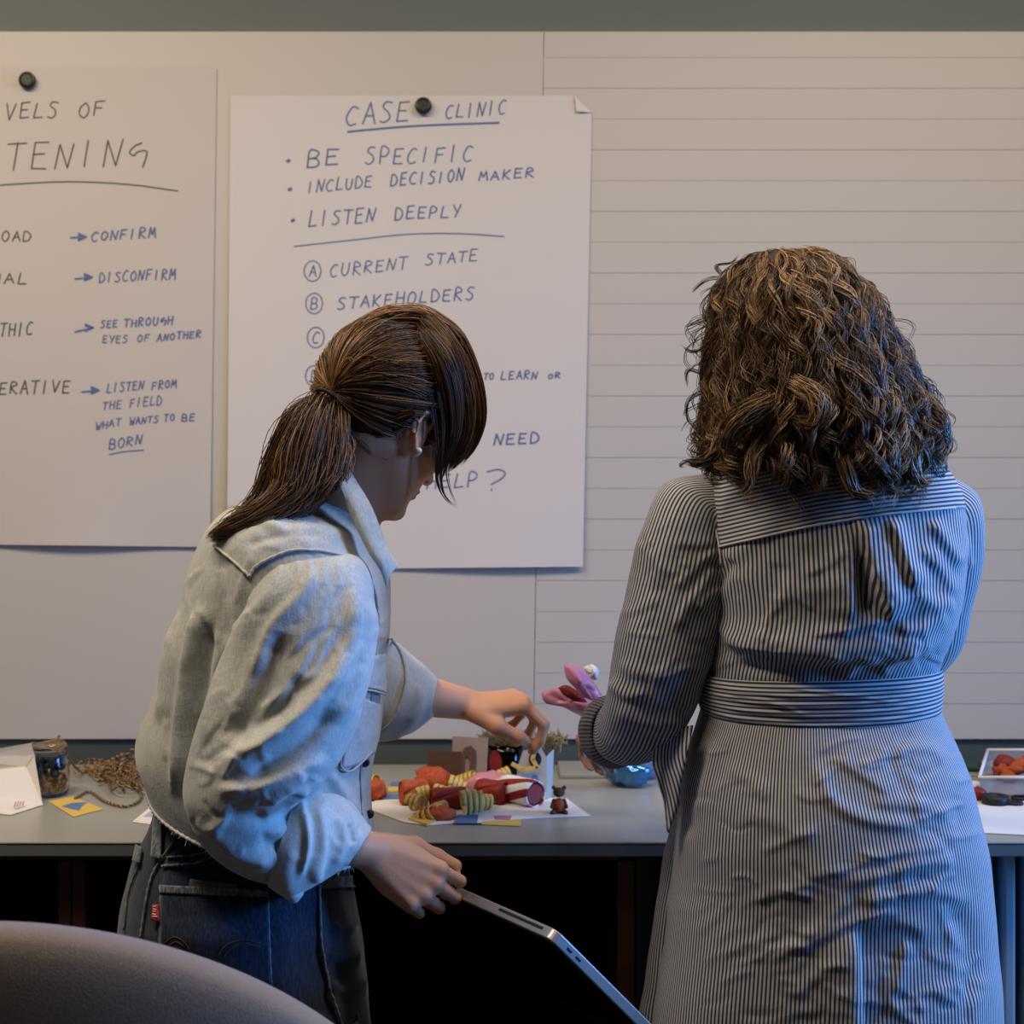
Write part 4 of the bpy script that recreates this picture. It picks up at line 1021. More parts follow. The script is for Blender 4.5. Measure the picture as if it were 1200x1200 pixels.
# ------------------------------------------------------------------ laptop held in her hand
C0 = P(645, 1101, 1.565)
ua = P(541, 1054, 1.745) - C0; ua /= np.linalg.norm(ua)
dB = min(np.linspace(1.3, 1.9, 601), key=lambda q: abs(np.dot(P(745, 1200, q)-C0, ua))); ub = P(745, 1200, dB) - C0
ub -= ua*np.dot(ua, ub); ub /= np.linalg.norm(ub); un = np.cross(ua, ub); un /= np.linalg.norm(un)
if un[1] > 0: un = -un              # un: the big face turned towards the room
LA, LB, LT = .245, .245, .0135
lap = empty('laptop', C0 + ua*LA/2 + ub*LB/2, 'slim grey laptop held by its edge at her hip, black glass face towards the floor', 'laptop')
def slab(u0, u1, v0, v1, t0, t1, name, mat, bev=0, rr=.012):
    """rounded slab in the laptop's plane"""
    pts = []
    for (cx, cy, a0) in ((u1-rr, v1-rr, 0), (u0+rr, v1-rr, 90), (u0+rr, v0+rr, 180), (u1-rr, v0+rr, 270)):
        for k in range(7):
            a = math.radians(a0+k*15); pts.append((cx+rr*math.cos(a), cy+rr*math.sin(a)))
    n = len(pts); vv = [C0+ua*x+ub*y-un*t0 for x, y in pts]+[C0+ua*x+ub*y-un*t1 for x, y in pts]
    ff = [tuple(range(n)), tuple(range(n, 2*n))[::-1]]+[(i, i+n, (i+1) % n+n, (i+1) % n) for i in range(n)]
    bmm = bmesh.new(); vs_ = [bmm.verts.new(q) for q in vv]
    for q in ff: bmm.faces.new([vs_[i] for i in q])
    bmesh.ops.recalc_face_normals(bmm, faces=bmm.faces)
    vv = np.array([list(q.co) for q in bmm.verts]); bmm.verts.index_update(); ff = [tuple(q.index for q in p.verts) for p in bmm.faces]; bmm.free()
    o = raw(name, vv, ff, mat, lap, False)
    if bev: md = o.modifiers.new('bevel', 'BEVEL'); md.width = bev; md.segments = 3; md.limit_method = 'ANGLE'
    return o
slab(0, LA, 0, LB, 0, LT, 'chassis', M['alu'], .0015)
slab(.006, LA-.006, .006, LB-.006, -.0006, .001, 'glass_face', M['screen'], .0003)
def port(u, v, du, dv, face):
    m = MB(); t = LT*.5
    if face == 'b': m.obox(C0+ub*v-un*t-ua*.0002, ub*dv, un*.0013, ua*.0006)
    else: m.obox(C0+ua*u-un*t*1.2-ub*.0002, ua*du, un*.0016, ub*.0006)
    return m
port(0, .030, 0, .0045, 'b').build('port', M['black'], lap, bevel=.0004); port(0, .047, 0, .0045, 'b').build('port', M['black'], lap, bevel=.0004)
port(.075, 0, .050, 0, 'a').build('hinge_slot', M['black'], lap)

# ================================================================== WOMAN IN THE STRIPED DRESS
RD = 1.79
RW = empty('person', (P(955, 0, RD)[0], RD, 0), 'woman with curly brown hair in a belted blue striped shirt dress, seen from behind', 'person')
B = Body((.02, 1.50, .02), (.72, 2.32, 1.64), .0042)
fR = np.array([-.30, .84, -.45]); RR2 = basis(fR, (-.05, .3, .9)); oR = P(938, 440, 1.80)
scaled_head(B, oR, RR2, .97)
nR = P(952, 545, RD)
B.chain([oR-RR2[0]*.03*.97, (oR+nR)/2+np.array([0, -.005, 0]), nR], [.052, .05, .058], .03)
B.cone(P(905, 598, RD), P(1035, 598, RD), .045, .045, .05); B.chain([P(960, 600, RD), P(962, 780, RD), P(965, 900, RD), P(965, 980, RD)], [.085, .095, .10, .11], .06)
B.cone(P(920, 640, RD), P(1010, 640, RD), .085, .085, .05); B.cone(P(900, 960, RD), P(1030, 960, RD), .09, .09, .05)
sL, eL, wL_ = P(828, 618, 1.78), P(757, 838, 1.775), P(716, 856, 1.965)
B.chain([P(900, 615, 1.79), sL, eL, wL_], [.05, .043, .036, .0225], .02)
RH = basis((-.25, .92, -.22), (-.3, -.1, .9)); RH = np.stack([RH[0], -RH[1], RH[2]])
hand(B, wL_+RH[0]*.005, RH, [(.012, .022, -.008), (.046, .044, -.024), (.075, .044, -.036), (.10, .032, -.042)],
     [(.8, 1.2, .6), (.8, 1.2, .6), (.85, 1.2, .6), (.9, 1.2, .6)], sc_=.85)
sR, eR, wR = P(1085, 600, 1.79), P(1080, 760, 1.93), P(955, 800, 2.08)
B.chain([P(1020, 590, 1.79), sR, eR, wR], [.05, .043, .036, .0225], .02)
RH2 = basis((-.95, .2, -.1), (-.1, .1, 1)); 
hand(B, wR, RH2, [(.012, .022, -.008), (.046, .044, -.024), (.075, .044, -.036), (.10, .032, -.042)], [(.4, .7, .4)]*4)
for s_ in (-1, 1):
    hp = P(965+s_*75, 985, RD); kn = np.array([hp[0]-s_*.01, RD+.01, .47]); an = np.array([hp[0]-s_*.015, RD-.01, .085])
    B.chain([hp, kn, an], [.085, .05, .034], .03); B.chain([an, an+np.array([0, .06, -.035]), an+np.array([0, .15, -.045])], [.034, .032, .026], .02)
    kk = []
    for (y_, rz, rx) in ((-.055, .02, .018), (-.04, .045, .034), (0, .05, .040), (.06, .042, .042), (.12, .034, .045), (.17, .026, .036), (.195, .014, .02)):
        kk.append(np.concatenate([[an[0], an[1]+y_, rz+.004], [rx, 0, 0], [0, 0, rz], [2.6]]))
    vv, ff, uu = loft(kk, 36, 40); raw('shoe', vv, orient(vv, ff), M['black'], RW, True, solid=.002)
v, f = B.mesh(); del B
raw('body', v, f, M['skin'], RW, True)

# dress bodice
bod = [rowkey(908, 508, 1032, 503, 1.78, .11, 0, 2.0), rowkey(885, 522, 1060, 515, 1.78, .15, 0, 2.2), rowkey(845, 545, 1098, 541, 1.78, .20, 0, 2.4), rowkey(828, 575, 1118, 572, 1.78, .225, 0, 2.5),
       rowkey(826, 620, 1126, 616, 1.78, .24, 0, 2.5), rowkey(828, 670, 1128, 662, 1.78, .245, 0, 2.4), rowkey(833, 715, 1123, 705, 1.78, .245, 0, 2.3), rowkey(832, 750, 1112, 742, 1.78, .24, 0, 2.3),
       rowkey(829, 780, 1100, 772, 1.78, .215, 0, 2.3), rowkey(826, 805, 1096, 798, 1.78, .195, 0, 2.3), rowkey(824, 840, 1096, 832, 1.78, .19, 0, 2.3)]
ds = [([(1003, 606), (1020, 670), (1046, 730)], 3.5, 34, .015), ([(1040, 606), (1056, 650), (1072, 695)], 5, 14, .009), ([(1001, 612), (1000, 680), (998, 732)], 24, 3, .009), ([(1008, 650), (1012, 690), (1022, 722)], 7, 5, -.012),
      ([(838, 748), (880, 757), (940, 764), (1000, 767), (1060, 764), (1105, 748)], 5, 16, .012), ([(860, 778), (920, 785), (990, 788)], 6, 6, -.006),
      ([(830, 700), (845, 735), (880, 765), (915, 785)], 5, 6, .005), ([(1030, 790), (1045, 775), (1075, 765)], 5, 5, .005), ([(960, 780), (985, 772), (1000, 786)], 3, 5, .004), ([(990, 795), (1008, 778), (1030, 772)], 3, 5, .004),
      ([(1070, 690), (1095, 710), (1120, 705)], 8, 8, .006), ([(1075, 640), (1100, 665), (1120, 700)], 5, 8, .005), ([(1090, 610), (1110, 640), (1126, 665)], 5, 8, .007),
      ([(940, 675), (970, 662), (998, 640)], 3, 8, .003), ([(900, 700), (960, 690), (995, 680)], 12, 12, .004), ([(950, 744), (990, 738), (1038, 728)], 3, 7, .004),
      ([(850, 660), (862, 650), (885, 630), (900, 620)], 8, 10, .004), ([(836, 690), (850, 672), (860, 655)], 5, 5, -.006), ([(915, 660), (910, 700)], 9, 9, -.003), ([(1110, 720), (1080, 735), (1050, 738)], 6, 8, .005)]
seamline = np.array([(700, 640), (844, 640), (904, 626), (960, 614), (1040, 602), (1120, 594), (1240, 590)], float)
above = lambda q, c: (q[:, 1] < np.interp(q[:, 0], seamline[:, 0], seamline[:, 1])) & (c[:, 1] < 1.80)
ds = scale_strokes(ds, 1.3, .8, 4) + wrinkles((840, 640, 1110, 740), 26, 95, 30, 40, 4, .0016, 207) + wrinkles((840, 740, 1100, 790), 22, 15, 30, 30, 3.5, .0018, 208)
dress, bv, bf = garment('dress', bod, 340, 190, M['stripe_u'], RW, ds, (.0022, 20), 0, 17, keep=lambda q, c: ~above(q, c))
yoke_v = bv; _, _, uvb = loft(bod, 340, 190)
def yoke():
    n = vnormals(bv, bf); vv = bv + n*.0012
    _, f_, _ = loft(bod, 340, 190); f_ = orient(bv, f_); c = vv[f_].mean(1); f_ = f_[above(proj(c)+np.array([0, -1.5]), c)]
    q = proj(vv); line = np.interp(q[:, 0], seamline[:, 0], seamline[:, 1])
    uv = np.stack([q[:, 0]/900, (line-q[:, 1])/900*1.08], 1)
    o = raw('yoke', vv, f_, M['stripe_v'], dress, True, uv=uv); md = o.modifiers.new('solid', 'SOLIDIFY'); md.thickness = .0005; md.offset = -1
yoke()
v0, f0, _ = loft(bod, 340, 190); BS = Surf(bv, orient(bv, f0))
seam('seam', [(844, 641), (904, 627), (960, 615), (1040, 603), (1118, 595)], BS, .0014, M['stripe_v'], dress, 1.6)
# skirt
sk = [rowkey(826, 822, 1096, 815, 1.78, .19, 0, 2.3), rowkey(818, 846, 1102, 840, 1.78, .22, 0, 2.3), rowkey(806, 880, 1116, 874, 1.785, .26, 0, 2.3), rowkey(795, 925, 1132, 918, 1.79, .30, 0, 2.3),
      rowkey(790, 970, 1143, 965, 1.795, .325, 0, 2.3), rowkey(787, 1020, 1151, 1015, 1.80, .335, 0, 2.3), rowkey(780, 1090, 1158, 1085, 1.80, .34, 0, 2.3), rowkey(769, 1170, 1165, 1165, 1.80, .35, 0, 2.3),
      rowkey(758, 1260, 1172, 1260, 1.80, .37, 0, 2.2), rowkey(745, 1380, 1184, 1380, 1.80, .39, 0, 2.2), rowkey(735, 1490, 1192, 1490, 1.80, .40, 0, 2.2)]
ks_ = [([(1001, 1075), (1003, 1120), (1006, 1210), (1010, 1330)], 34, 3, .012), ([(880, 1056), (930, 1040), (996, 1016)], 4, 7, .004), ([(892, 1128), (945, 1106), (1000, 1078), (1060, 1066)], 4, 7, .006), ([(936, 1100), (970, 1078), (1000, 1052)], 4, 7, .004),
       ([(985, 1036), (1040, 1024), (1085, 1012), (1128, 1010)], 5, 7, .005), ([(1000, 1010), (1050, 1000), (1110, 992)], 4, 6, .004), ([(944, 888), (960, 910), (976, 940), (1020, 962), (1080, 968)], 5, 7, .006), ([(976, 886), (1005, 905), (1045, 932)], 4, 8, .005),
       ([(1000, 1056), (1050, 1048), (1100, 1046), (1140, 1060)], 5, 8, .006), ([(1000, 1085), (1060, 1082), (1090, 1100)], 4, 8, .004), ([(1062, 1100), (1056, 1130), (1048, 1164)], 3, 8, .006), ([(1084, 1115), (1110, 1130), (1140, 1140)], 4, 5, .003),
       ([(1110, 1060), (1135, 1100), (1140, 1180)], 9, 9, -.008), ([(890, 1000), (925, 985), (960, 972)], 3, 5, .003), ([(860, 1065), (900, 1050)], 3, 5, .003), ([(840, 870), (828, 905), (812, 960)], 4, 5, .006), ([(822, 880), (812, 930), (806, 985)], 6, 6, -.008),
       ([(850, 900), (880, 915), (900, 940)], 5, 8, .004), ([(1040, 880), (1090, 878), (1108, 900)], 4, 6, .004), ([(920, 1170), (960, 1140), (996, 1120)], 4, 6, .003), ([(960, 1150), (985, 1165), (998, 1172)], 3, 4, .003), ([(860, 960), (900, 962), (960, 990)], 6, 9, .003),
       ([(1018, 940), (1080, 945), (1120, 960)], 5, 8, .005), ([(845, 1120), (870, 1110)], 3, 4, .003), ([(1072, 880), (1072, 960), (1076, 1000)], 2, 3, .0015), ([(900, 1190), (1000, 1180)], 5, 8, .003), ([(1020, 1180), (1016, 1120)], 3, 8, .004)]
ks_ = scale_strokes(ks_, 1.5, .6, 1) + wrinkles((810, 870, 1140, 1200), 80, -16, 22, 45, 3.5, .0017, 209) + wrinkles((1010, 900, 1150, 1200), 20, 80, 22, 50, 5, .002, 210)
garment('skirt', sk, 380, 250, M['stripe_u'], dress, ks_, (.0035, 16), 0, 19)
fp = [rowkey(800, 930, 850, 930, 1.90, .06, 0, 2.0), rowkey(783, 985, 850, 985, 1.905, .08, 0, 2.0), rowkey(772, 1050, 850, 1050, 1.91, .09, 0, 2.0), rowkey(762, 1120, 850, 1120, 1.92, .09, 0, 2.0), rowkey(748, 1210, 850, 1210, 1.92, .09, 0, 2.0), rowkey(735, 1330, 850, 1330, 1.92, .09, 0, 2.0), rowkey(728, 1460, 850, 1460, 1.92, .08, 0, 2.0)]
garment('front_panel', fp, 90, 100, M['stripe_u'], dress, (), (.004, 25), .0025, 23)
# belt
bl = [rowkey(820, 788, 1099, 781, 1.78, .208, .002, 2.3), rowkey(817, 798, 1101, 791, 1.78, .216, .004, 2.3), rowkey(817, 815, 1101, 808, 1.78, .216, .006, 2.3), rowkey(820, 830, 1100, 824, 1.78, .214, .009, 2.3), rowkey(824, 843, 1098, 838, 1.78, .208, .012, 2.3)]
bls = [([(820, 800+i*11), (880, 812+i*11), (960, 817+i*11), (1040, 811+i*11), (1098, 795+i*11)], 2.2, 3.2, .0022) for i in range(4)] + [([(850, 812), (900, 822), (945, 838)], 2, 3, .002), ([(920, 806), (990, 815), (1060, 824)], 2, 3, .002)]
belt, blv, blf = garment('belt', bl, 340, 60, M['stripe_b'], dress, bls, (.001, 30), 0, 25)
def flat(name, L_, R_, dL, dR, mat, parent, n=30, mcols=8, bulge=.006, uvs=None):
    a, b = catmull([P(*q) for q in L_], n), catmull([P(*q) for q in R_], n); v = []; uv = []
    for i in range(n):
        for j in range(mcols+1):
            t = j/mcols; p = a[i]*(1-t)+b[i]*t; p = p + np.array([0, -bulge*math.sin(PI*t*2+i*.15), 0]); v.append(p); uv.append((np.linalg.norm(b[i]-a[i])*t, i*.01))
    f = np.array([(i*(mcols+1)+j, (i+1)*(mcols+1)+j, (i+1)*(mcols+1)+j+1, i*(mcols+1)+j+1) for i in range(n-1) for j in range(mcols)])
    o = raw(name, np.array(v), f, mat, parent, True, uv=np.array(uv)); md = o.modifiers.new('solid', 'SOLIDIFY'); md.thickness = .002; md.offset = 0
    return o
flat('belt_tail', [(768, 862, 1.76), (764, 892, 1.755), (770, 915, 1.75), (778, 940, 1.75), (782, 974, 1.75)], [(812, 850, 1.72), (804, 885, 1.72), (798, 915, 1.725), (795, 945, 1.73), (784, 975, 1.745)], 0, 0, M['stripe_u'], dress)
# sleeve of her left arm, elbow bent away from us
ap = [P(842, 592, 1.78), P(822, 600, 1.78), P(808, 640, 1.775), P(796, 690, 1.77), P(783, 740, 1.765), P(771, 785, 1.765), P(761, 822, 1.775), P(750, 845, 1.815), P(740, 856, 1.86), P(730, 857, 1.90), P(724, 857, 1.925)]
slk = pathkeys(ap, [.040, .052, .054, .053, .055, .057, .057, .053, .048, .045, .043], [.045, .062, .066, .064, .064, .062, .058, .054, .048, .045, .043], 2.2)
sst = [([(838, 660), (820, 690), (800, 715), (790, 740)], 4, 8, .006), ([(842, 640), (815, 665), (790, 690)], 4, 7, .005), ([(845, 688), (830, 700), (815, 715)], 4, 6, .005), ([(760, 640), (775, 665), (800, 670)], 6, 6, .003),
       ([(725, 775), (750, 790), (790, 790)], 6, 8, .004), ([(712, 800), (735, 815), (760, 812)], 4, 8, .006), ([(722, 830), (760, 850), (800, 845)], 6, 8, .005), ([(740, 720), (750, 760), (745, 800)], 8, 8, .003), ([(740, 880), (780, 868), (805, 840)], 5, 8, .005), ([(836, 590), (840, 620), (845, 655)], 4, 3, -.003), ([(800, 600), (780, 640), (765, 690)], 8, 12, .003)]
sst = scale_strokes(sst, 1.3, .8) + wrinkles((720, 600, 840, 880), 34, -35, 35, 35, 3.5, .0016, 211)
_, slv, slf = garment('sleeve', slk, 180, 200, M['stripe_s'], dress, sst, (.0025, 28), 0, 27)
cpk = pathkeys([P(730, 857, 1.895), P(724, 857, 1.92), P(718, 857, 1.945), P(713, 857, 1.96)], [.046, .049, .049, .046], [.046, .050, .050, .047], 2.1)
garment('cuff', cpk, 120, 40, M['stripe_in'], dress, (), (.002, 50), .003, 29, label='darker turned-back cuff')
ap = [P(1078, 592, 1.785), P(1100, 605, 1.79), P(1104, 645, 1.80), P(1096, 700, 1.84), P(1085, 750, 1.905), P(1060, 780, 1.98), P(1020, 792, 2.03)]
slk = pathkeys(ap, [.035, .042, .042, .042, .044, .04, .038], [.05, .058, .056, .052, .048, .044, .04], 2.2)
garment('sleeve', slk, 160, 140, M['stripe_s'], dress, [([(1118, 600), (1130, 630), (1135, 670)], 6, 5, .005), ([(1105, 600), (1120, 630)], 4, 6, .004)], (.0025, 30), 0, 31)
# stand collar
ck = [np.concatenate([P(965, 512, 1.775), [.075, 0, .004], [0, .06, .0], [2]]), np.concatenate([P(968, 498, 1.775), [.068, 0, .004], [0, .056, .0], [2]]), np.concatenate([P(972, 484, 1.775), [.064, 0, .006], [0, .054, 0], [2]])]
garment('collar', ck, 120, 24, M['stripe_v'], dress, (), (.001, 40), .004, 33)
seam('seam', [(833, 585), (838, 612), (844, 640), (846, 662)], BS, .0014, M['stripe_u'], dress, 1)

# curly hair
hk = [rowkey(905, 298, 935, 297, 1.80, .03, 0, 2.0), rowkey(872, 306, 968, 303, 1.80, .13, 0, 2.0), rowkey(850, 322, 995, 320, 1.80, .20, 0, 2.0), rowkey(838, 345, 1012, 345, 1.80, .24, 0, 2.0), rowkey(832, 380, 1034, 378, 1.795, .27, 0, 2.0),
      rowkey(828, 420, 1052, 415, 1.79, .28, 0, 2.0), rowkey(828, 460, 1072, 452, 1.785, .28, 0, 2.0), rowkey(824, 500, 1090, 488, 1.775, .27, 0, 2.1), rowkey(826, 530, 1096, 520, 1.765, .25, 0, 2.2), rowkey(842, 555, 1090, 550, 1.755, .225, 0, 2.2), rowkey(858, 578, 1080, 578, 1.75, .20, 0, 2.2)]
Kc = catmull(np.array(hk), 400)
def env(th, v, rho):
    i = np.clip(v, 0, 1.0)*399; i0 = np.clip(np.floor(i).astype(int), 0, 398); fr_ = (i-i0)[..., None]
    k = Kc[i0]*(1-fr_)+Kc[i0+1]*fr_
    e = 2/k[..., 9]; c, s = np.cos(th), np.sin(th)
    p = k[..., 0:3] + (rho*np.sign(c)*np.abs(c)**e)[..., None]*k[..., 3:6] + (rho*np.sign(s)*np.abs(s)**e)[..., None]*k[..., 6:9]
    p[..., 2] -= np.clip(v-1, 0, 1)*.35
    return p
core = [k.copy() for k in hk[1:-1]]
for i, k in enumerate(core): s_ = .86 if i < 6 else (.82, .74, .6)[min(2, i-6)]; k[3:9] *= s_
core.insert(0, np.concatenate([core[0][:3]+np.array([0, 0, .006]), core[0][3:6]*.1, core[0][6:9]*.1, [2]])); core.append(np.concatenate([core[-1][:3]-np.array([0, 0, .012]), core[-1][3:6]*.1, core[-1][6:9]*.1, [2]]))
vv, ff, uu = loft(core, 160, 140); ff = orient(vv, ff); vv = wobble(vv, ff, .006, 70, 41)
rhair = raw('hair', vv, ff, M['scalp_a'], RW, True)
r_ = rng(43); ps, to = [], []; m_ = 23; t = np.linspace(0, 1, m_)
def curl(th0, v0, v1, rho0, rho1, amp, wl, n, spread, tn, drift=.0):
    ths = th0 + drift*t; vs__ = v0+(v1-v0)*t; rho = rho0+(rho1-rho0)*np.minimum(1, t*1.8)
    g = env(ths, vs__, rho); L_ = np.sum(np.linalg.norm(np.diff(g, axis=0), axis=1))
    tn_, A_, B_ = frames(g); ph0 = r_.uniform(0, 6.28); sg = r_.choice((-1, 1)); arc = np.concatenate([[0], np.cumsum(np.linalg.norm(np.diff(g, axis=0), axis=1))])
    for j in range(n):
        ph = ph0 + sg*arc/wl*6.28*(1+r_.normal()*.03) + r_.normal()*.22
        am = amp*np.minimum(1, .12+t*1.25)*(1+r_.normal()*.12)
        o3 = r_.normal(size=3)*spread*.7
        q = g + am[:, None]*(np.cos(ph)[:, None]*A_*1.15 + np.sin(ph)[:, None]*B_*.8) + o3*(1-t*.45)[:, None]
        e = r_.uniform(.86, 1.0); q = q[np.linspace(0, (m_-1)*e, m_).astype(int)] if e < .9 else q
        ps.append(q); to.append(np.clip(tn+r_.normal()*.2, 0, 1))
for k in range(440):
    back = r_.uniform() < .72
    th0 = (-PI/2 + r_.uniform(-1.9, 1.9)) if back else r_.uniform(0, 2*PI)
    v0 = r_.uniform(0.02, .42)**1.0; v1 = min(1.02, v0 + r_.uniform(.25, .62)); 
    if abs((th0 % (2*PI))-PI/2) < .8: v1 = min(v1, .55)
    curl(th0, v0, v1, .86, r_.uniform(.92, 1.04), r_.uniform(.004, .012), r_.uniform(.045, .095), 9, .0036, r_.uniform(0, .75), r_.normal()*.10)
for k in range(190):          # the ringlets at the ends
    th0 = -PI/2 + r_.uniform(-2.0, 2.0); v0 = r_.uniform(.45, .72); v1 = r_.uniform(.84, 1.09)
    curl(th0, v0, v1, .93, r_.uniform(.86, 1.06), r_.uniform(.008, .015), r_.uniform(.04, .07), 9, .0032, r_.uniform(0, .8), r_.normal()*.12)
strands('curls', np.array(ps), r_.uniform(.00035, .0007, len(ps)), M['hair_b'], rhair, np.array(to), kind='stuff')
ps, to = [], []
for k in range(60):           # stray curls off the outline
    sd = r_.choice((-1, 1)); th0 = (PI if sd < 0 else 0) + r_.normal()*.3; v0 = r_.uniform(.1, .8)
    curl(th0, v0, v0+r_.uniform(.06, .2), .97, r_.uniform(1.06, 1.16), r_.uniform(.008, .018), r_.uniform(.05, .09), 3, .0012, .2, r_.normal()*.1)
for (gd) in ([(845, 322, 1.78), (840, 312, 1.77), (858, 308, 1.77), (868, 296, 1.77)], [(842, 325, 1.78), (828, 328, 1.77), (815, 338, 1.77), (812, 344, 1.77)], [(832, 372, 1.78), (815, 378, 1.77), (800, 384, 1.77)], [(830, 405, 1.78), (812, 412, 1.77), (797, 404, 1.77)],
             [(830, 440, 1.78), (806, 434, 1.77), (806, 456, 1.77)], [(832, 455, 1.78), (808, 468, 1.76), (806, 490, 1.76), (817, 505, 1.76), (820, 520, 1.76)], [(850, 528, 1.74), (828, 540, 1.73), (806, 540, 1.73), (797, 546, 1.73), (805, 548, 1.73)],
             [(1040, 375, 1.78), (1050, 395, 1.78), (1058, 412, 1.78)], [(1070, 450, 1.78), (1088, 460, 1.78), (1094, 480, 1.78), (1100, 500, 1.78)]):
    a, b_ = lock(gd, 8, [.0025, .002, .0015, .0008], .0006, .2, seed=int(gd[0][0]*7+gd[0][1]), m_=m_); ps += a; to += b_
strands('stray_curls', np.array(ps), .00045, M['hair_b'], rhair, np.array(to), kind='stuff')
ps, to = [], []
for gd, n, sp in (([(905, 500, 1.67), (885, 530, 1.655), (880, 555, 1.65), (876, 572, 1.65), (862, 580, 1.65)], 60, [.009, .008, .006, .003, .001]),
              ([(948, 520, 1.66), (950, 545, 1.65), (952, 565, 1.65), (966, 578, 1.65)], 50, [.009, .007, .004, .001]), ([(985, 520, 1.66), (990, 550, 1.645), (1000, 575, 1.64), (1020, 580, 1.64), (1016, 570, 1.64)], 70, [.010, .009, .006, .003, .001]),
              ([(1040, 515, 1.66), (1045, 545, 1.65), (1040, 570, 1.65), (1062, 580, 1.65)], 60, [.010, .008, .005, .002]), ([(1070, 510, 1.68), (1068, 540, 1.66), (1078, 565, 1.66), (1096, 560, 1.66)], 50, [.009, .008, .004, .002]),
              ([(1085, 470, 1.70), (1102, 495, 1.69), (1098, 520, 1.69), (1080, 525, 1.68)], 70, [.008, .009, .007, .003]), ([(900, 470, 1.655), (868, 490, 1.65), (852, 515, 1.66), (850, 535, 1.66)], 110, [.010, .012, .010, .004]),
              ([(935, 450, 1.65), (960, 470, 1.64), (955, 495, 1.64), (930, 490, 1.64)], 110, [.009, .010, .008, .003]), ([(850, 500, 1.70), (838, 530, 1.69), (820, 542, 1.69), (800, 540, 1.69)], 50, [.007, .006, .004, .002])):
    a, b_ = lock(gd, n, sp, .0007, r_.uniform(.2, .6), seed=n+int(gd[0][0]), m_=26, wave=2, amp=.0015); ps += a; to += b_
strands('ringlets', np.array(ps), .0007, M['hair_b'], rhair, np.array(to), kind='stuff')

# ------------------------------------------------------------------ things on the counter
def K(px, py, up=0.0):
    """point on the counter top seen at this pixel, raised by up"""
    d = (CAMZ-CZ)*F/(py-600.0); p = P(px, py, d); p[2] = CZ+up; return p
def card(name, corners, mat, label, cat, th=.0008, group=None, lift=.0006, parent=None):
    c = [K(x, y, lift) for x, y in corners]; o = (sum(c)/len(c)); n = len(c)
    ar = sum(c[i][0]*c[(i+1) % n][1]-c[(i+1) % n][0]*c[i][1] for i in range(n))
    if ar < 0: c = c[::-1]
    vv = c + [q+np.array([0, 0, th]) for q in c]
    ff = [tuple(range(n))[::-1], tuple(range(n, 2*n))]+[(i, (i+1) % n, (i+1) % n+n, i+n) for i in range(n)]
    ob = raw(name, np.array(vv), ff, mat, parent, False, origin=None if parent is not None else o)
    return tag(ob, label, cat, group) if parent is None else ob
def lathe(prof, c, n=36):
    v = []; f = []; L = len(prof)
    for r, z in prof: v += [(c[0]+r*math.cos(2*PI*k/n), c[1]+r*math.sin(2*PI*k/n), c[2]+z) for k in range(n)]
    for i in range(L-1):
        for k in range(n): f.append((i*n+k, i*n+(k+1) % n, (i+1)*n+(k+1) % n, (i+1)*n+k))
    return np.array(v), np.array(f)

# left end
wbag = empty('gift_bag', K(12, 935), 'white paper gift bag with a small pink print, left of the glass jar', 'bag')
def solidpoly(name, pts, mat, parent, th, nrm=(0, 1, 0), **k):
    p = [np.array(q, float) for q in pts]; n = len(p); nn = np.array(nrm, float); nn /= np.linalg.norm(nn)
    bmm = bmesh.new(); vs_ = [bmm.verts.new(q) for q in p]+[bmm.verts.new(q+nn*th) for q in p]
    bmm.faces.new(vs_[:n]); bmm.faces.new(vs_[n:][::-1])
    for i in range(n): bmm.faces.new([vs_[i], vs_[i+n], vs_[(i+1) % n+n], vs_[(i+1) % n]])
    bmesh.ops.recalc_face_normals(bmm, faces=bmm.faces); bmm.verts.index_update()
    vv = np.array([list(q.co) for q in bmm.verts]); ff = [tuple(q.index for q in f_.verts) for f_ in bmm.faces]; bmm.free()
    return raw(name, vv, ff, mat, parent, False, **k)
d1 = K(12, 938)[1]
solidpoly('front_sheet', [P(-60, 903, d1+.03), P(30, 898, d1+.005), K(50, 944, .0012), K(12, 956, .0012), K(-60, 948, .0012)], M['white_paper'], wbag, .001, (0, 1, .1))
solidpoly('upper_flap', [P(-60, 888, d1+.01), P(36, 871, d1), P(40, 884, d1+.004), P(30, 899, d1+.004), P(-60, 905, d1+.02)], M['white_paper'], wbag, .001, (0, 1, .1))
solidpoly('side_sheet', [P(30, 897, d1+.007), P(40, 884, d1+.006), K(44, 938, .0012), K(50, 944, .0012)], M['white_paper'], wbag, .001, (1, .2, 0))
m = MB(); a, b_ = P(14, 947, d1-.02), P(28, 939, d1-.02)
wp = Surf(np.array([K(-60, 948), K(12, 956), K(53, 943), P(30, 898, d1+.02), P(-60, 903, d1+.05)]), [(0, 1, 2, 3, 4)])
for i in range(4): seam('pink_print', [(17+i*3.2, 946-i*.6), (18.5+i*3.2, 941-i*.4)], wp, .0011, M['pink'], wbag, 1.2)
jc = K(57, 932); jar = empty('glass_jar', jc, 'open glass jar of brown beads and dark trinkets, beside the white gift bag', 'jar')
s_ = jc[1]/F
R_ = 23.5*s_
prof = [(.001, .001), (R_*.7, .001), (R_*.93, .004), (R_, .012), (R_, .050), (R_*.93, .062), (R_*.86, .068), (R_*.86, .080), (R_*.90, .080), (R_*.90, .083), (R_*.80, .083), (R_*.80, .067), (R_*.90, .058), (R_*.95, .05), (R_*.95, .013), (R_*.86, .006), (.001, .005)]
vv, ff = lathe(prof, jc, 48); raw('glass', vv, ff, M['glass'], jar, True)
r_ = rng(51)
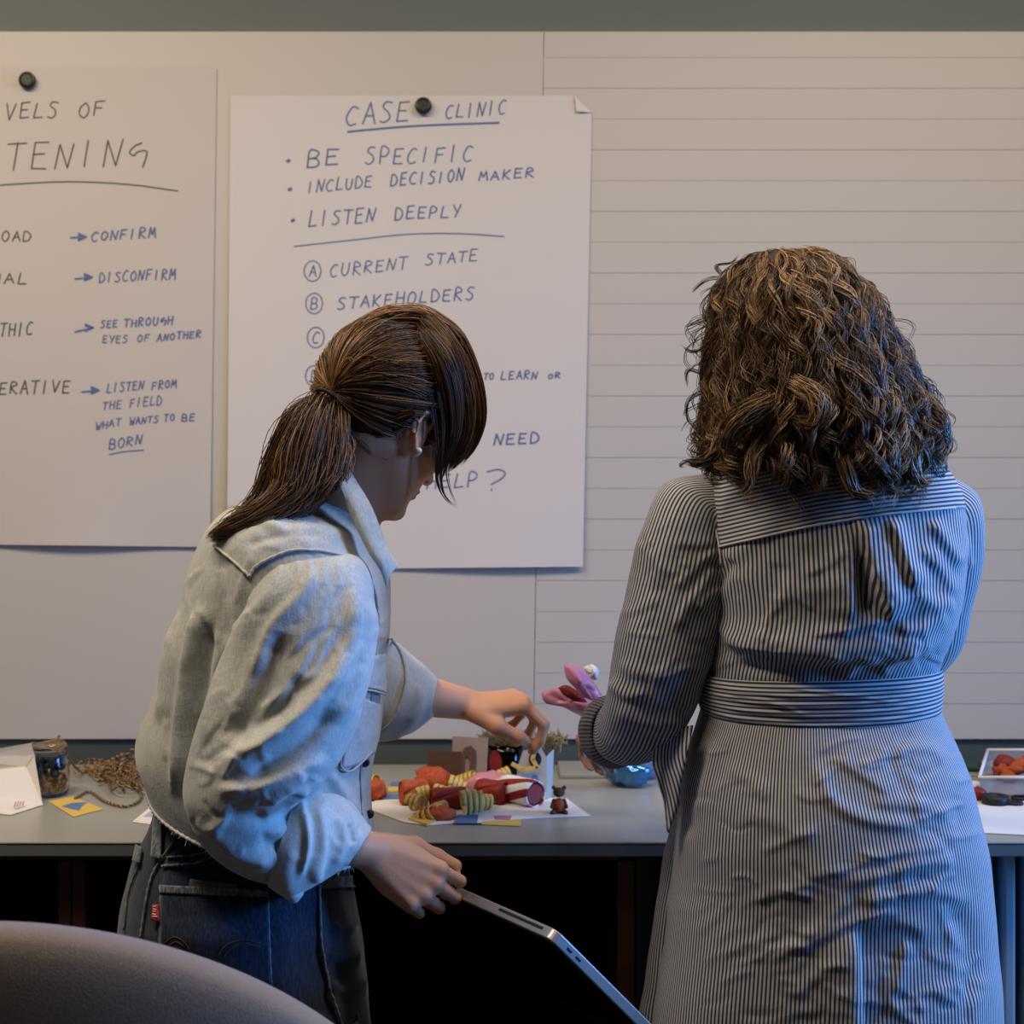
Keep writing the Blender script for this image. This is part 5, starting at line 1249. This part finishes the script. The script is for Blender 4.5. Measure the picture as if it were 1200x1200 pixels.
def ball(c, r, name, mat, parent=None, seg=8, **k):
    bmm = bmesh.new(); bmesh.ops.create_icosphere(bmm, subdivisions=1 if seg < 9 else 2, radius=1); vv = np.array([list(q.co) for q in bmm.verts]); ff = np.array([[q.index for q in p.verts] for p in bmm.faces]); bmm.free()
    rr = np.array(r) if np.ndim(r) else np.array([r]*3)
    return raw(name, vv*rr+np.array(c), ff, mat, parent, True, **k)
def manyballs(name, cs, rs, mat, parent, kind='stuff'):
    bmm = bmesh.new(); bmesh.ops.create_icosphere(bmm, subdivisions=1, radius=1); v0 = np.array([list(q.co) for q in bmm.verts]); f0 = np.array([[q.index for q in p.verts] for p in bmm.faces]); bmm.free()
    V = np.concatenate([v0*r+np.array(c) for c, r in zip(cs, rs)]); Fc = np.concatenate([f0+i*len(v0) for i in range(len(cs))])
    return raw(name, V, Fc, mat, parent, True, kind=kind)
cs_ = []; 
for i in range(260):
    a = r_.uniform(0, 6.28); q = R_*.86*math.sqrt(r_.uniform()); cs_.append(jc+np.array([q*math.cos(a), q*math.sin(a), r_.uniform(.009, .036)]))
manyballs('beads', cs_, r_.uniform(.0028, .0045, 260), M['brass'], jar)
cs_ = [jc+np.array([r_.uniform(-.7, .7)*R_, r_.uniform(-.7, .7)*R_, r_.uniform(.040, .062)]) for i in range(26)]
manyballs('dark_trinkets', cs_, r_.uniform(.005, .009, 26), M['navy'], jar)
for k in range(5):
    a = np.array([jc[0]+R_*.8*math.cos(k*.6-.2), jc[1]-R_*.2*math.sin(k), CZ+.085+k*.0012]); m = MB()
    m.tube([jc+np.array([R_*(.82)*math.cos(t_), R_*(.82)*math.sin(t_), .083+.004*k/3+.002*math.sin(t_*3+k)]) for t_ in np.linspace(0, 6.28, 40)], .0009, 5); m.build('rim_cord', M['beige' if k % 2 else 'brass'], jar, smooth=True)
# tangle of twisted cord
def cord(name, pts, r, mats, parent, seg=.006):
    pts = catmull(pts, 40*len(pts)); arc = np.concatenate([[0], np.cumsum(np.linalg.norm(np.diff(pts, axis=0), axis=1))]); n = max(6, int(arc[-1]/seg*4))
    q = np.stack([np.interp(np.linspace(0, arc[-1], n), arc, pts[:, k]) for k in range(3)], 1); q[:, 2] = np.maximum(q[:, 2], CZ+r*1.4)
    t_, A_, B_ = frames(q); ar = np.linspace(0, arc[-1], n)
    for k, mt in enumerate(mats):
        ph = ar/seg*PI + k*2*PI/len(mats); c = q + r*.55*(np.cos(ph)[:, None]*A_ + np.sin(ph)[:, None]*B_)
        vv, ff = tube_arr(c, r*.62, 5); raw(name, vv, ff, M[mt], parent, True)
tangle = empty('cord_tangle', K(140, 925), 'tangled heap of gold and brown twisted cord lying on the counter', 'cord')
r_ = rng(57)
for k in range(9):
    cx, cy = r_.uniform(112, 160), r_.uniform(903, 928); pts = []
    a0 = r_.uniform(0, 6.28); rr = r_.uniform(14, 34)
    for i in range(9):
        a = a0 + i*r_.uniform(.6, 1.0); x = np.clip(cx + rr*math.cos(a)*(1+.3*math.sin(i*1.7)), 82, 184); y = np.clip(cy + rr*.55*math.sin(a), 899, 946)
        pts.append(K(x, y, .003+abs(r_.normal())*.009+(.018 if i % 4 == 2 else 0)))
    cord('twisted_cord', pts, .0019, ('brass', 'bead_dark'), tangle)
cord('twisted_cord', [K(88, 938, .003), K(105, 930, .003), K(125, 942, .003), K(150, 947, .003), K(166, 935, .004), K(150, 915, .006)], .0022, ('brass', 'bead_dark'), tangle)
cord('twisted_cord', [K(165, 925, .003), K(170, 905, .02), P(172, 885, 2.33), P(160, 876, 2.33), P(145, 888, 2.33), P(140, 905, 2.3)], .0022, ('brass', 'bead_dark'), tangle)
cord('twisted_cord', [P(70, 862, 2.41), P(67, 868, 2.41), P(70, 878, 2.41), P(78, 886, 2.41), K(96, 908, .004), K(115, 905, .004)], .0022, ('brass', 'bead_dark'), tangle)
cs_ = [K(r_.uniform(78, 182), r_.uniform(899, 912), r_.uniform(.003, .016)) for i in range(150)]
manyballs('small_beads', cs_, r_.uniform(.0018, .0032, 150), M['brass'], tangle)
yc = card('picture_card', [(57, 940), (85, 934), (121, 949), (86, 958)], M['yellow'], 'yellow card with a blue print in front of the glass jar', 'card')
card('blue_print', [(72, 946), (84, 942), (103, 941), (96, 946), (93, 951), (83, 949)], M['blue_card'], None, None, .0002, parent=yc, lift=.0016)
wc = card('paper_corner', [(155, 964), (183, 941), (215, 948), (200, 970)], M['white_paper'], 'white paper corner with a faint blue drawing, behind her hip', 'paper')
card('blue_drawing', [(168, 958), (182, 947), (192, 950), (184, 959)], simple('pale_blue_print', (.35, .38, .55), .8), None, None, .0002, parent=wc, lift=.0016)

# craft pile in the middle
card('paper_sheet', [(424, 946), (441, 939), (560, 930), (664, 937), (692, 957), (620, 960), (500, 968), (472, 964)], M['white_paper'], 'white paper sheet under the pile of ribbons', 'paper', .0012)
def coil(name, c, r, wd, turns, mat, label, axis=(1, 0, 0), seed=0, group=None, parent=None, grow=.3):
    """springy curl of flat ribbon"""
    r1 = rng(seed); ax = np.array(axis, float); ax /= np.linalg.norm(ax); s = np.cross(ax, [0, 0, 1.0]); s /= np.linalg.norm(s); u = np.cross(s, ax)
    n = int(turns*22); v = []; 
    for i in range(n+1):
        t_ = i/n; a = t_*turns*2*PI; rr = r*(1-grow*t_*r1.uniform(.98, 1)); p = np.array(c)+ax*(t_-.5)*wd*turns*1.15 + rr*(math.cos(a)*s+math.sin(a)*u)
        v += [p-ax*wd/2, p+ax*wd/2]
    f = np.array([(2*i, 2*i+1, 2*i+3, 2*i+2) for i in range(n)])
    o = raw(name, np.array(v), f, mat, parent, True, origin=None if parent is not None else c); md = o.modifiers.new('solid', 'SOLIDIFY'); md.thickness = .0008
    return tag(o, label, 'ribbon', group) if parent is None else o
G_ = 'ribbon curls on the paper sheet'
coil('ribbon_curl', K(552, 955, .021), .020, .008, 3.2, M['yellow_rib'], 'yellow ribbon curl standing left of the striped roll', (1, .25, .1), 1, G_, grow=.1)
coil('ribbon_curl', K(520, 945, .022), .014, .007, 3.5, M['yellow_rib'], 'yellow ribbon curl in the middle of the red netting', (1, -.2, -.1), 2, G_)
coil('ribbon_curl', K(577, 924, .016), .0155, .009, 2.6, M['yellow_rib'], 'golden ribbon curl behind the others, beside the grey box', (1, .3, .2), 3, G_)
coil('ribbon_curl', K(590, 922, .022), .013, .007, 2.3, M['yellow_rib'], 'golden ribbon curl leaning against the grey box', (.8, .5, .5), 4, G_)
coil('ribbon_curl', K(504, 962, .010), .017, .008, 2.8, M['yellow_rib'], 'flat yellow ribbon curl at the near edge of the pile', (.7, -.5, .7), 5, G_, grow=.5)
coil('ribbon_curl', K(436, 930, .018), .018, .008, 2.6, M['yellow_rib'], 'yellow ribbon curl beside the jacket front', (.8, -.4, .4), 6, G_, grow=.4)
for k, (x, y, z, rr_, ax) in enumerate(((488, 955, .020, .015, (1, -.6, .1)), (497, 948, .026, .013, (1, .5, .3)), (535, 940, .028, .015, (1, .1, -.3)), (566, 950, .014, .015, (1, .5, 0)), (515, 956, .012, .012, (.6, 1, .1)), (548, 930, .026, .012, (1, -.3, .5)))):
    coil('ribbon_curl', K(x, y, z), rr_, .007, 2.6+.3*k, M['yellow_rib'], ('yellow ribbon curl over the left end of the orange roll', 'yellow ribbon curl perched on the orange netting', 'yellow ribbon curl on top of the deep red roll', 'yellow ribbon curl lying against the striped roll', 'small yellow ribbon curl at the near edge of the deep red roll', 'small yellow ribbon curl behind the deep red roll')[k], ax, 20+k, G_, grow=.25)
def crumple(name, c, rad, mat, label, cat, seed, sub=3, amp=.25, sc__=60, parent=None, cuts=None):
    bmm = bmesh.new(); bmesh.ops.create_icosphere(bmm, subdivisions=sub, radius=1); vv = np.array([list(q.co) for q in bmm.verts]); ff = np.array([[q.index for q in p.verts] for p in bmm.faces]); bmm.free()
    r1 = rng(seed); d = np.ones(len(vv))
    for i in range(9):
        k = r1.normal(size=3)*r1.uniform(2, 7); d += amp/2.2*np.abs(np.sin(vv@k+r1.uniform(0, 6)))*r1.choice((-1, 1))
    vv = vv*d[:, None]*np.array(rad)+np.array(c)
    vv[:, 2] = np.maximum(vv[:, 2], CZ+.0025)
    o = raw(name, vv, ff, mat, parent, False, origin=None if parent is not None else c)
    return tag(o, label, cat) if parent is None else o
# rolls lying on the sheet
def roll(px0, py0, px1, py1, r, mats, label, cat, name, bands=1):
    a, b = K(px0, py0, r+.002), K(px1, py1, r+.002); root = empty(name, (a+b)/2-np.array([0, 0, r]), label, cat); n = 24
    ax = (b-a)/np.linalg.norm(b-a); s = np.cross(ax, [0, 0, 1.0]); s /= np.linalg.norm(s); u = np.cross(s, ax)
    for bnd in range(bands):
        lo, hi = bnd/bands, (bnd+1)/bands; vv = []; tw = 1.2
        for i in range(9):
            for q in range(13):
                t_ = i/8; an = (lo+(hi-lo)*q/12)*2*PI + t_*tw; rr = r*(1+.02*math.sin(t_*9))*(1 if 0 < i < 8 else .93)
                vv.append(a+(b-a)*t_+rr*(math.cos(an)*s+math.sin(an)*u))
        ff = np.array([(i*13+q, i*13+q+1, (i+1)*13+q+1, (i+1)*13+q) for i in range(8) for q in range(12)])
        o = raw('band' if bands > 1 else 'wrap', np.array(vv), ff, M[mats[bnd % len(mats)]], root, True); md = o.modifiers.new('solid', 'SOLIDIFY'); md.thickness = .002
    m = MB(); m.tube([a+(b-a)*.03, a+(b-a)*.97], r*.8, 20); m.build('core', M[mats[0]], root, smooth=False)
    return root
roll(592, 938, 628, 947, .0205, ('red', 'white', 'pink', 'white'), 'pink, red and white striped roll at the right end of the pile', 'roll', 'striped_roll', 10)
roll(470, 944, 500, 942, .019, ('orange_rib',), 'orange net roll at the left end of the pile', 'roll', 'net_roll')
roll(505, 950, 545, 948, .0165, ('red',), 'deep red roll wound through yellow ribbon', 'roll', 'ribbon_roll')
roll(562, 940, 592, 944, .018, ('red',), 'dark red roll beside the striped roll', 'roll', 'ribbon_roll')
crumple('net_bundle', K(508, 925, .018), (.030, .026, .020), M['orange_rib'], 'orange netting bundle behind the yellow curls', 'netting', 61)
crumple('net_bundle', K(512, 961, .009), (.022, .014, .010), M['orange_rib'], 'flattened orange netting at the near edge of the sheet', 'netting', 62)
crumple('net_bundle', K(440, 936, .014), (.020, .026, .020), M['orange_rib'], 'orange and red netting beside the jacket front', 'netting', 63)
crumple('foil_scrap', K(528, 912, .015), (.028, .018, .015), M['pink'], 'crumpled pink foil in front of the brown cards', 'foil', 64)
crumple('foil_scrap', K(575, 931, .020), (.040, .022, .016), M['pink'], 'crumpled pink foil between the curls and the grey box', 'foil', 65)
crumple('dark_bundle', K(562, 905, .016), (.026, .020, .020), M['navy'], 'dark blue bundle at the foot of the beige card', 'bundle', 66)
m_roll = K(492, 960)
m = MB(); 
o = card('net_triangle', [(478, 962), (500, 950), (512, 963), (500, 969)], M['yellow_rib'], 'yellow gauze triangle at the near left of the pile', 'fabric', .004)
yc = card('picture_card', [(567, 957), (611, 958), (610, 969), (564, 967)], M['yellow'], 'yellow card with a pink spot at the near edge of the pile', 'card')
card('pink_spot', [(578, 957), (600, 957), (598, 962), (580, 962)], M['pink'], None, None, .0003, parent=yc, lift=.0016)
bc = card('picture_card', [(536, 957), (566, 957), (564, 967), (531, 967)], M['blue_card'], 'blue card beside the yellow card in the pile', 'card', lift=.0024)
card('white_edge', [(561, 957), (567, 957), (565, 967), (559, 967)], M['white_paper'], None, None, .0003, parent=bc, lift=.0034)
for (x0, y0, x1, y1, mt, lab) in ((458, 921, 496, 920, 'blue_card', 'upper blue strip of card left of the brown card'), (455, 927, 475, 926, 'yellow', 'short yellow strip between the two blue ones'), (448, 936, 478, 935, 'blue_card', 'lower blue strip of card beside the orange roll')):
    card('card_strip', [(x0, y0-2.5), (x1, y1-2.5), (x1, y1+2.5), (x0, y0+2.5)], M[mt], lab, 'card', .003, lift=.0008)
# standing cards
def stand(name, px, foot, mat, label, cat, th=.0015, tilt=.02):
    """upright card: px outline corners, standing on the counter at image row foot"""
    d = (CAMZ-CZ)*F/(foot-600.0); p = [P(x, y, d) for x, y in px]; o = sum(p)/len(p); o[2] = CZ
    for q in p: q[1] += (q[2]-CZ)*tilt; q[2] = max(q[2], CZ+.0003)
    root = empty(name, o, label, cat); solidpoly('sheet', p, mat, root, th)
    return root, d
stand('standing_card', [(501, 880), (541, 881), (541, 925), (501, 925)], 925, M['brown_card'], 'dark brown square card standing at the left of the pile', 'card')
cd, d2 = stand('standing_card', [(530, 863), (572, 865), (570, 918), (530, 918)], 918, M['beige'], 'beige card with a brown arch print standing behind the dark card', 'card')
for (pt) in ([(541, 918), (541, 884), (545, 876), (552, 874), (558, 880), (558, 895), (556, 918), (550, 918), (551, 890), (547, 886), (545, 890), (545, 918)],):
    solidpoly('arch_print', [P(x, y, d2-.0012) for x, y in pt], M['brown_mark'], cd, .0006)
gl = empty('glass_tumbler', K(592, 908), 'glass tumbler with a red and white print behind the yellow curls', 'glass')
g0 = K(592, 908); rr = 22*g0[1]/F
vv, ff = lathe([(.001, .0), (rr*.9, 0), (rr, .004), (rr*1.02, .062), (rr*.98, .062), (rr*.95, .006), (.001, .005)], g0, 40); raw('tumbler', vv, ff, M['glass'], gl, True)
solidpoly('red_print', [P(x, y, g0[1]-rr-.001) for x, y in ((574, 905), (573, 890), (577, 880), (583, 879), (588, 890), (588, 905))], M['red'], gl, .0006)
ms = empty('moss_bunch', K(594, 905, .064), 'dried brown moss bunched on top of the glass tumbler', 'dried moss')
r_ = rng(71); ps = []
for i in range(420):
    a = r_.uniform(0, 6.28); q = rr*math.sqrt(r_.uniform())*1.1; p0 = g0+np.array([q*math.cos(a), q*math.sin(a), .058]); dv = np.array([math.cos(a)*.6, math.sin(a)*.6, r_.uniform(.1, 1)])*.022
    tt = np.linspace(0, 1, 6)[:, None]; ps.append(p0+dv*tt+r_.normal(size=3)*.005*tt**2)
strands('moss', np.array(ps), .0011, M['moss'], ms, kind='stuff')
# grey box with ribbon
hb = empty('paper_house', K(622, 948), 'grey white paper box on end with a yellow ribbon loop and blue print', 'box')
d3 = K(622, 938)[1]; pw = d3/F
solidpoly('front', [P(x, y, d3) for x, y in ((606, 937.5), (607, 898), (613, 880), (634, 876), (640, 887), (640, 937.5))], M['grey_card'], hb, .0015)
m = MB(); a = P(640, 887, d3); b_ = P(640, 948, d3)
solidpoly('side', [P(640, 887, d3), P(640, 937.5, d3), np.array([P(647, 0, d3)[0], d3+.03, CZ+.0005]), np.array([P(649, 0, d3)[0], d3+.03, P(0, 882, d3)[2]])], M['grey_card'], hb, .0012, (1, 0, 0))
m = MB(); m.box((P(606, 0, d3)[0], d3+.0016, CZ+.0004), (P(640, 0, d3)[0], d3+.035, P(0, 900, d3)[2])); m.build('body', M['grey_card'], hb, bevel=.001)
hs = Surf(np.array([P(600, 955, d3), P(650, 955, d3), P(650, 870, d3), P(600, 870, d3)]), [(0, 1, 2, 3)])
solidpoly('dark_hole', [P(627+7.5*math.cos(a), 890+9*math.sin(a), d3-.0008) for a in np.linspace(0, 5.9, 16)], M['navy'], hb, .0006)
solidpoly('blue_print', [P(627+4.5*math.cos(a)+(0), 916+8*math.sin(a), d3-.0008) for a in np.linspace(0, 5.9, 14)], M['blue_card'], hb, .0006)
m = MB()
for q0, q1 in (((628, 872), (624, 890)), ((624, 890), (630, 900)), ((630, 900), (612, 902)), ((612, 902), (600, 895))):
    a, b_ = P(*q0, d3-.006), P(*q1, d3-.006); dd = (b_-a); nn = np.cross(dd, [0, 1, 0]); nn /= np.linalg.norm(nn); m.obox((a+b_)/2, dd/2*1.1, nn*.0035, np.array([0, .0008, 0]))
m.build('ribbon_loop', M['yellow_rib'], hb, bevel=.0006)['kind'] = 'stuff'
dm = empty('moss_bunch', K(650, 915, .05), 'yellow dried flower heads behind the paper box', 'dried flowers')
ps = []; 
for i in range(260):
    c = P(r_.uniform(628, 662), r_.uniform(862, 872), d3+.05+r_.uniform(-.02, .02)); dv = r_.normal(size=3)*.007; tt = np.linspace(0, 1, 5)[:, None]; ps.append(c+dv*tt+r_.normal(size=3)*.003*tt**2)
strands('flower_heads', np.array(ps), .0011, simple('dried_yellow', (.30, .23, .10), .9, noise=.4, nscale=200), dm, kind='stuff')
m = MB()
for x in (632, 640, 648, 656): m.tube([P(x, 868, d3+.05), P(644+(x-644)*.3, 905, d3+.05), np.array([P(644, 0, d3)[0], d3+.05, CZ+.001])], .0012, 6)
m.build('stems', M['moss'], dm)['kind'] = 'stuff'
# small bear
bp = K(655, 954); s_ = bp[1]/F; bear = empty('toy_bear', bp, 'tiny brown bear figurine in an orange shirt, on the paper corner', 'figurine')
bb = Body(bp+np.array([-.025, -.025, -.004]), bp+np.array([.025, .025, .05]), .0009)
cc_ = lambda x, y, z: bp+np.array([x, y, z])
I3 = np.eye(3)
bb.ell(cc_(0, 0, .035), I3, (.0095, .0085, .008), .002); 
for s in (-1, 1):
    bb.ell(cc_(s*.0085, 0, .0425), I3, (.0035, .0025, .0035), .001); bb.cone(cc_(s*.008, -.002, .022), cc_(s*.0115, -.007, .013), .0035, .0032, .002); bb.cone(cc_(s*.006, 0, .005), cc_(s*.0105, -.009, .0042), .0048, .004, .002)
bb.ell(cc_(0, 0, .013), I3, (.010, .009, .012), .002); bb.ell(cc_(0, -.008, .033), I3, (.004, .0035, .003), .001)
v, f = bb.mesh(); raw('figure', v, f, M['fur'], bear, True)
bb = Body(bp+np.array([-.025, -.025, -.004]), bp+np.array([.025, .025, .05]), .001)
bb.ell(cc_(0, -.0008, .0145), I3, (.0112, .0105, .0112), .002)
v, f = bb.mesh(); raw('shirt', v, f, M['orange_rib'], bear, True)
# pink foil flower held up by the second woman
pf = empty('foil_butterfly', P(690, 850, 2.1), 'pink foil butterfly with a dark red body held by the woman on the right', 'foil decoration')
def wing(pts, d, name, mat, bul, dd=0):
    c = np.mean(pts, 0); n = 28; loop = catmull(np.array(pts+[pts[0]], float), n)[:-1]; v = [P(c[0], c[1], d-bul)]; f = []
    for k in range(1, 6):
        for (x, y) in loop: v.append(P(c[0]+(x-c[0])*k/5, c[1]+(y-c[1])*k/5, d-bul*math.cos(k/5*PI/2)+dd*(x-c[0])+.0015*math.sin(x*.9+k)))
    m0 = n-1
    for i in range(m0): f.append((0, 1+i, 1+(i+1) % m0))
    for k in range(4):
        for i in range(m0): a = 1+k*m0+i; b = 1+k*m0+(i+1) % m0; f.append((a, a+m0, b+m0, b))
    raw(name, np.array(v), f, mat, pf, True, solid=.001)
wing([(661, 779), (668, 778), (684, 786), (700, 806), (707, 822), (704, 832), (690, 822), (674, 806), (664, 794)], 2.10, 'wing', M['pink'], .012, .0004)
wing([(634, 812), (650, 807), (664, 810), (684, 818), (702, 826), (698, 838), (680, 838), (660, 828), (640, 824)], 2.09, 'wing', M['pink'], .010, -.0004)
wing([(684, 782), (694, 779), (701, 786), (699, 796), (692, 794)], 2.12, 'white_tip', M['white_paper'], .006)
wing([(654, 806), (664, 803), (676, 810), (684, 818), (688, 824), (676, 822), (662, 815)], 2.072, 'body', M['red'], .006)
m = MB(); m.tube([P(686, 822, 2.08), P(692, 838, 2.085), P(694, 868, 2.09), P(700, 880, 2.06)], .0016, 8); m.build('stem', M['red'], pf, smooth=True)
# blue foil ball
fb = empty('foil_ball', K(738, 921), 'crumpled shiny blue cellophane on the counter below her left sleeve', 'foil')
o = crumple('cellophane', K(736, 921, .028), (.040, .034, .024), M['blue_foil'], None, None, 81, 3, .35, parent=fb)
o = crumple('cellophane', K(762, 912, .034), (.022, .02, .026), M['plastic'], None, None, 82, 3, .3, parent=fb)

# right end
card('paper_sheet', [(1100, 940), (1230, 940), (1230, 981), (1130, 976)], M['white_paper'], 'white paper at the right edge under the black tape roll', 'paper', .0012)
tb = K(1190, 930); tx = empty('plastic_tub', tb, 'clear plastic tub of orange and red flowers at the right edge', 'tub')
def frust(b0, b1, z0, z1, name, mat, th):
    v = [np.array([x, y, z0]) for x, y in b0]+[np.array([x, y, z1]) for x, y in b1]
    f = [(3, 2, 1, 0)]+[(i, (i+1) % 4, (i+1) % 4+4, i+4) for i in range(4)]
    o = raw(name, np.array(v), f, mat, tx, False); md = o.modifiers.new('solid', 'SOLIDIFY'); md.thickness = th; return o
a0, a1, a2, a3 = K(1151, 938), K(1250, 938), K(1250, 905), K(1160, 905)
b0 = [a[:2] for a in (a0, a1, a2, a3)]; cen = sum(b0)/4; b1 = [cen+(q-cen)*1.06 for q in b0]
frust(b0, b1, CZ+.009, CZ+.042, 'tub', M['plastic'], .0012)
m = MB(); q = [np.array([*p_, CZ+.040]) for p_ in b1]+[]
for i in range(4): m.tube([q[i], q[(i+1) % 4]], .0028, 8)
m.build('rim', M['white_paper'], tx, smooth=True)['kind'] = 'stuff'
r_ = rng(91)
for i in range(26):
    c = np.array([*(cen+(np.array([r_.uniform(-.055, .05), r_.uniform(-.05, .04)]))), CZ+r_.uniform(.018, .036)])
    crumple('flower', c, (.013, .013, .009), M['orange_rib' if i % 3 else 'red'], None, None, 100+i, 2, .5, parent=tx)
def ring(c, R, r, name, mat, tilt=0):
    pts = [np.array([c[0]+R*math.cos(a), c[1]+R*math.sin(a), c[2]+tilt*math.cos(a)]) for a in np.linspace(0, 2*PI, 41)]
    v, f = tube_arr(pts, r, 10, False); return v, f
c = K(1166, 943, .0085); v = []; 
prof = [(.0135, 0), (.0215, 0), (.0215, .014), (.0135, .014), (.0135, 0)]
vv, ff = lathe(prof, c-np.array([0, 0, .0068]), 40); tag(raw('tape_roll', vv, ff, M['black'], None, False, origin=c-np.array([0, 0, .0068])), 'black tape roll lying in front of the plastic tub', 'tape')
sc1 = empty('scissors', K(1190, 940), 'black handled scissors in front of the plastic tub at the frame edge', 'scissors')
for k, (x, y) in enumerate(((1188, 944), (1196, 938))):
    p0 = K(x, y, .004); vv, ff = tube_arr([p0+np.array([.013*math.cos(a), .010*math.sin(a), 0]) for a in np.linspace(0, 2*PI, 30)], .0032, 8, False); raw('handle', vv, ff, M['black'], sc1, True)
for k in range(2):
    a, b_ = K(1180, 941, .004+k*.002), K(1150-k*5, 929+k*2, .005+k*.002); m = MB(); dd = (b_-a)/2; nn = np.cross(dd, [0, 0, 1]); nn /= np.linalg.norm(nn); m.obox((a+b_)/2, dd, nn*.005, np.array([0, 0, .001])); m.build('blade', M['metal_dark'], sc1)
crumple('ribbon_scrap', K(1146, 939, .012), (.016, .014, .012), M['red'], 'dark red ribbon scrap beside her hip at the right', 'ribbon', 131)
crumple('tissue_scrap', K(1141, 930, .012), (.016, .012, .010), M['white_paper'], 'white tissue scrap behind the red ribbon scrap', 'tissue', 132)
crumple('leaf_bunch', K(1138, 908, .014), (.030, .02, .014), M['green_dark'], 'dark green leaves beside the plastic tub', 'leaves', 133)
crumple('wood_chips', K(1141, 921, .008), (.018, .014, .008), M['beige'], 'pale wood shavings in front of the dark green leaves', 'shavings', 134)

# ------------------------------------------------------------------ tub chair in the foreground
ch = empty('tub_chair', (-.475, 1.02, 0), 'brown grey felt tub chair, its rounded back in the foreground at lower left', 'chair')
DC = 1.22
def chair_back():
    cx = P(-22, 0, DC)[0]; topz = P(0, 1083, DC)[2]; n = 90; mrow = 26
    # outer silhouette: an arch, bent round in plan like a tub
    Wd = .385; H = topz-.42; v = []; th = .035
    prof = []
    for i in range(n+1):
        a = -1.0 + 2*i/n                           # across
        x = Wd*math.sin(a*PI/2*1.0)
        zt_ = topz - (1-math.sqrt(max(0, 1-(abs(x)/Wd/1.02)**2.0)))*H*.62
        yb_ = .10*(1-math.cos(a*PI/2)) 
        prof.append((cx+x, DC - (-yb_)*1.6, zt_))
    V = []; rows = 30
    for j in range(rows):
        u = j/(rows-1)*2*PI
        for (x, y, z) in prof:
            zb_ = .36; hz = (z-zb_)/2; cz_ = (z+zb_)/2
            e = 2/5.0; V.append((x*1.0, y + th*np.sign(math.cos(u))*abs(math.cos(u))**e, cz_ + hz*np.sign(math.sin(u))*abs(math.sin(u))**e))
    N_ = n+1
    Fc = [(j*N_+i, ((j+1) % rows)*N_+i, ((j+1) % rows)*N_+i+1, j*N_+i+1) for j in range(rows) for i in range(n)]
    Fc.append(tuple(j*N_ for j in range(rows))); Fc.append(tuple(j*N_+n for j in range(rows))[::-1])
    V = np.array(V); o = raw('backrest', V, Fc, M['chair'], ch, True)
    bmm = bmesh.new(); bmm.from_mesh(o.data); bmesh.ops.recalc_face_normals(bmm, faces=bmm.faces); bmm.to_mesh(o.data); bmm.free()
chair_back()
cxx = P(-22, 0, DC)[0]
vv, ff = lathe([(.001, -.01), (.26, -.01), (.285, .01), (.29, .05), (.27, .085), (.2, .095), (.001, .095)], np.array([cxx, DC-.27, .36]), 48); raw('seat', vv, ff, M['chair'], ch, True)
for sx in (-1, 1):
    for sy in (-1, 1):
        m = MB(); m.tube([np.array([cxx+sx*.17, DC-.27+sy*.17, .36]), np.array([cxx+sx*.22, DC-.27+sy*.22, .0])], [.014, .010], 12); m.build('leg', M['wood'], ch, smooth=True)
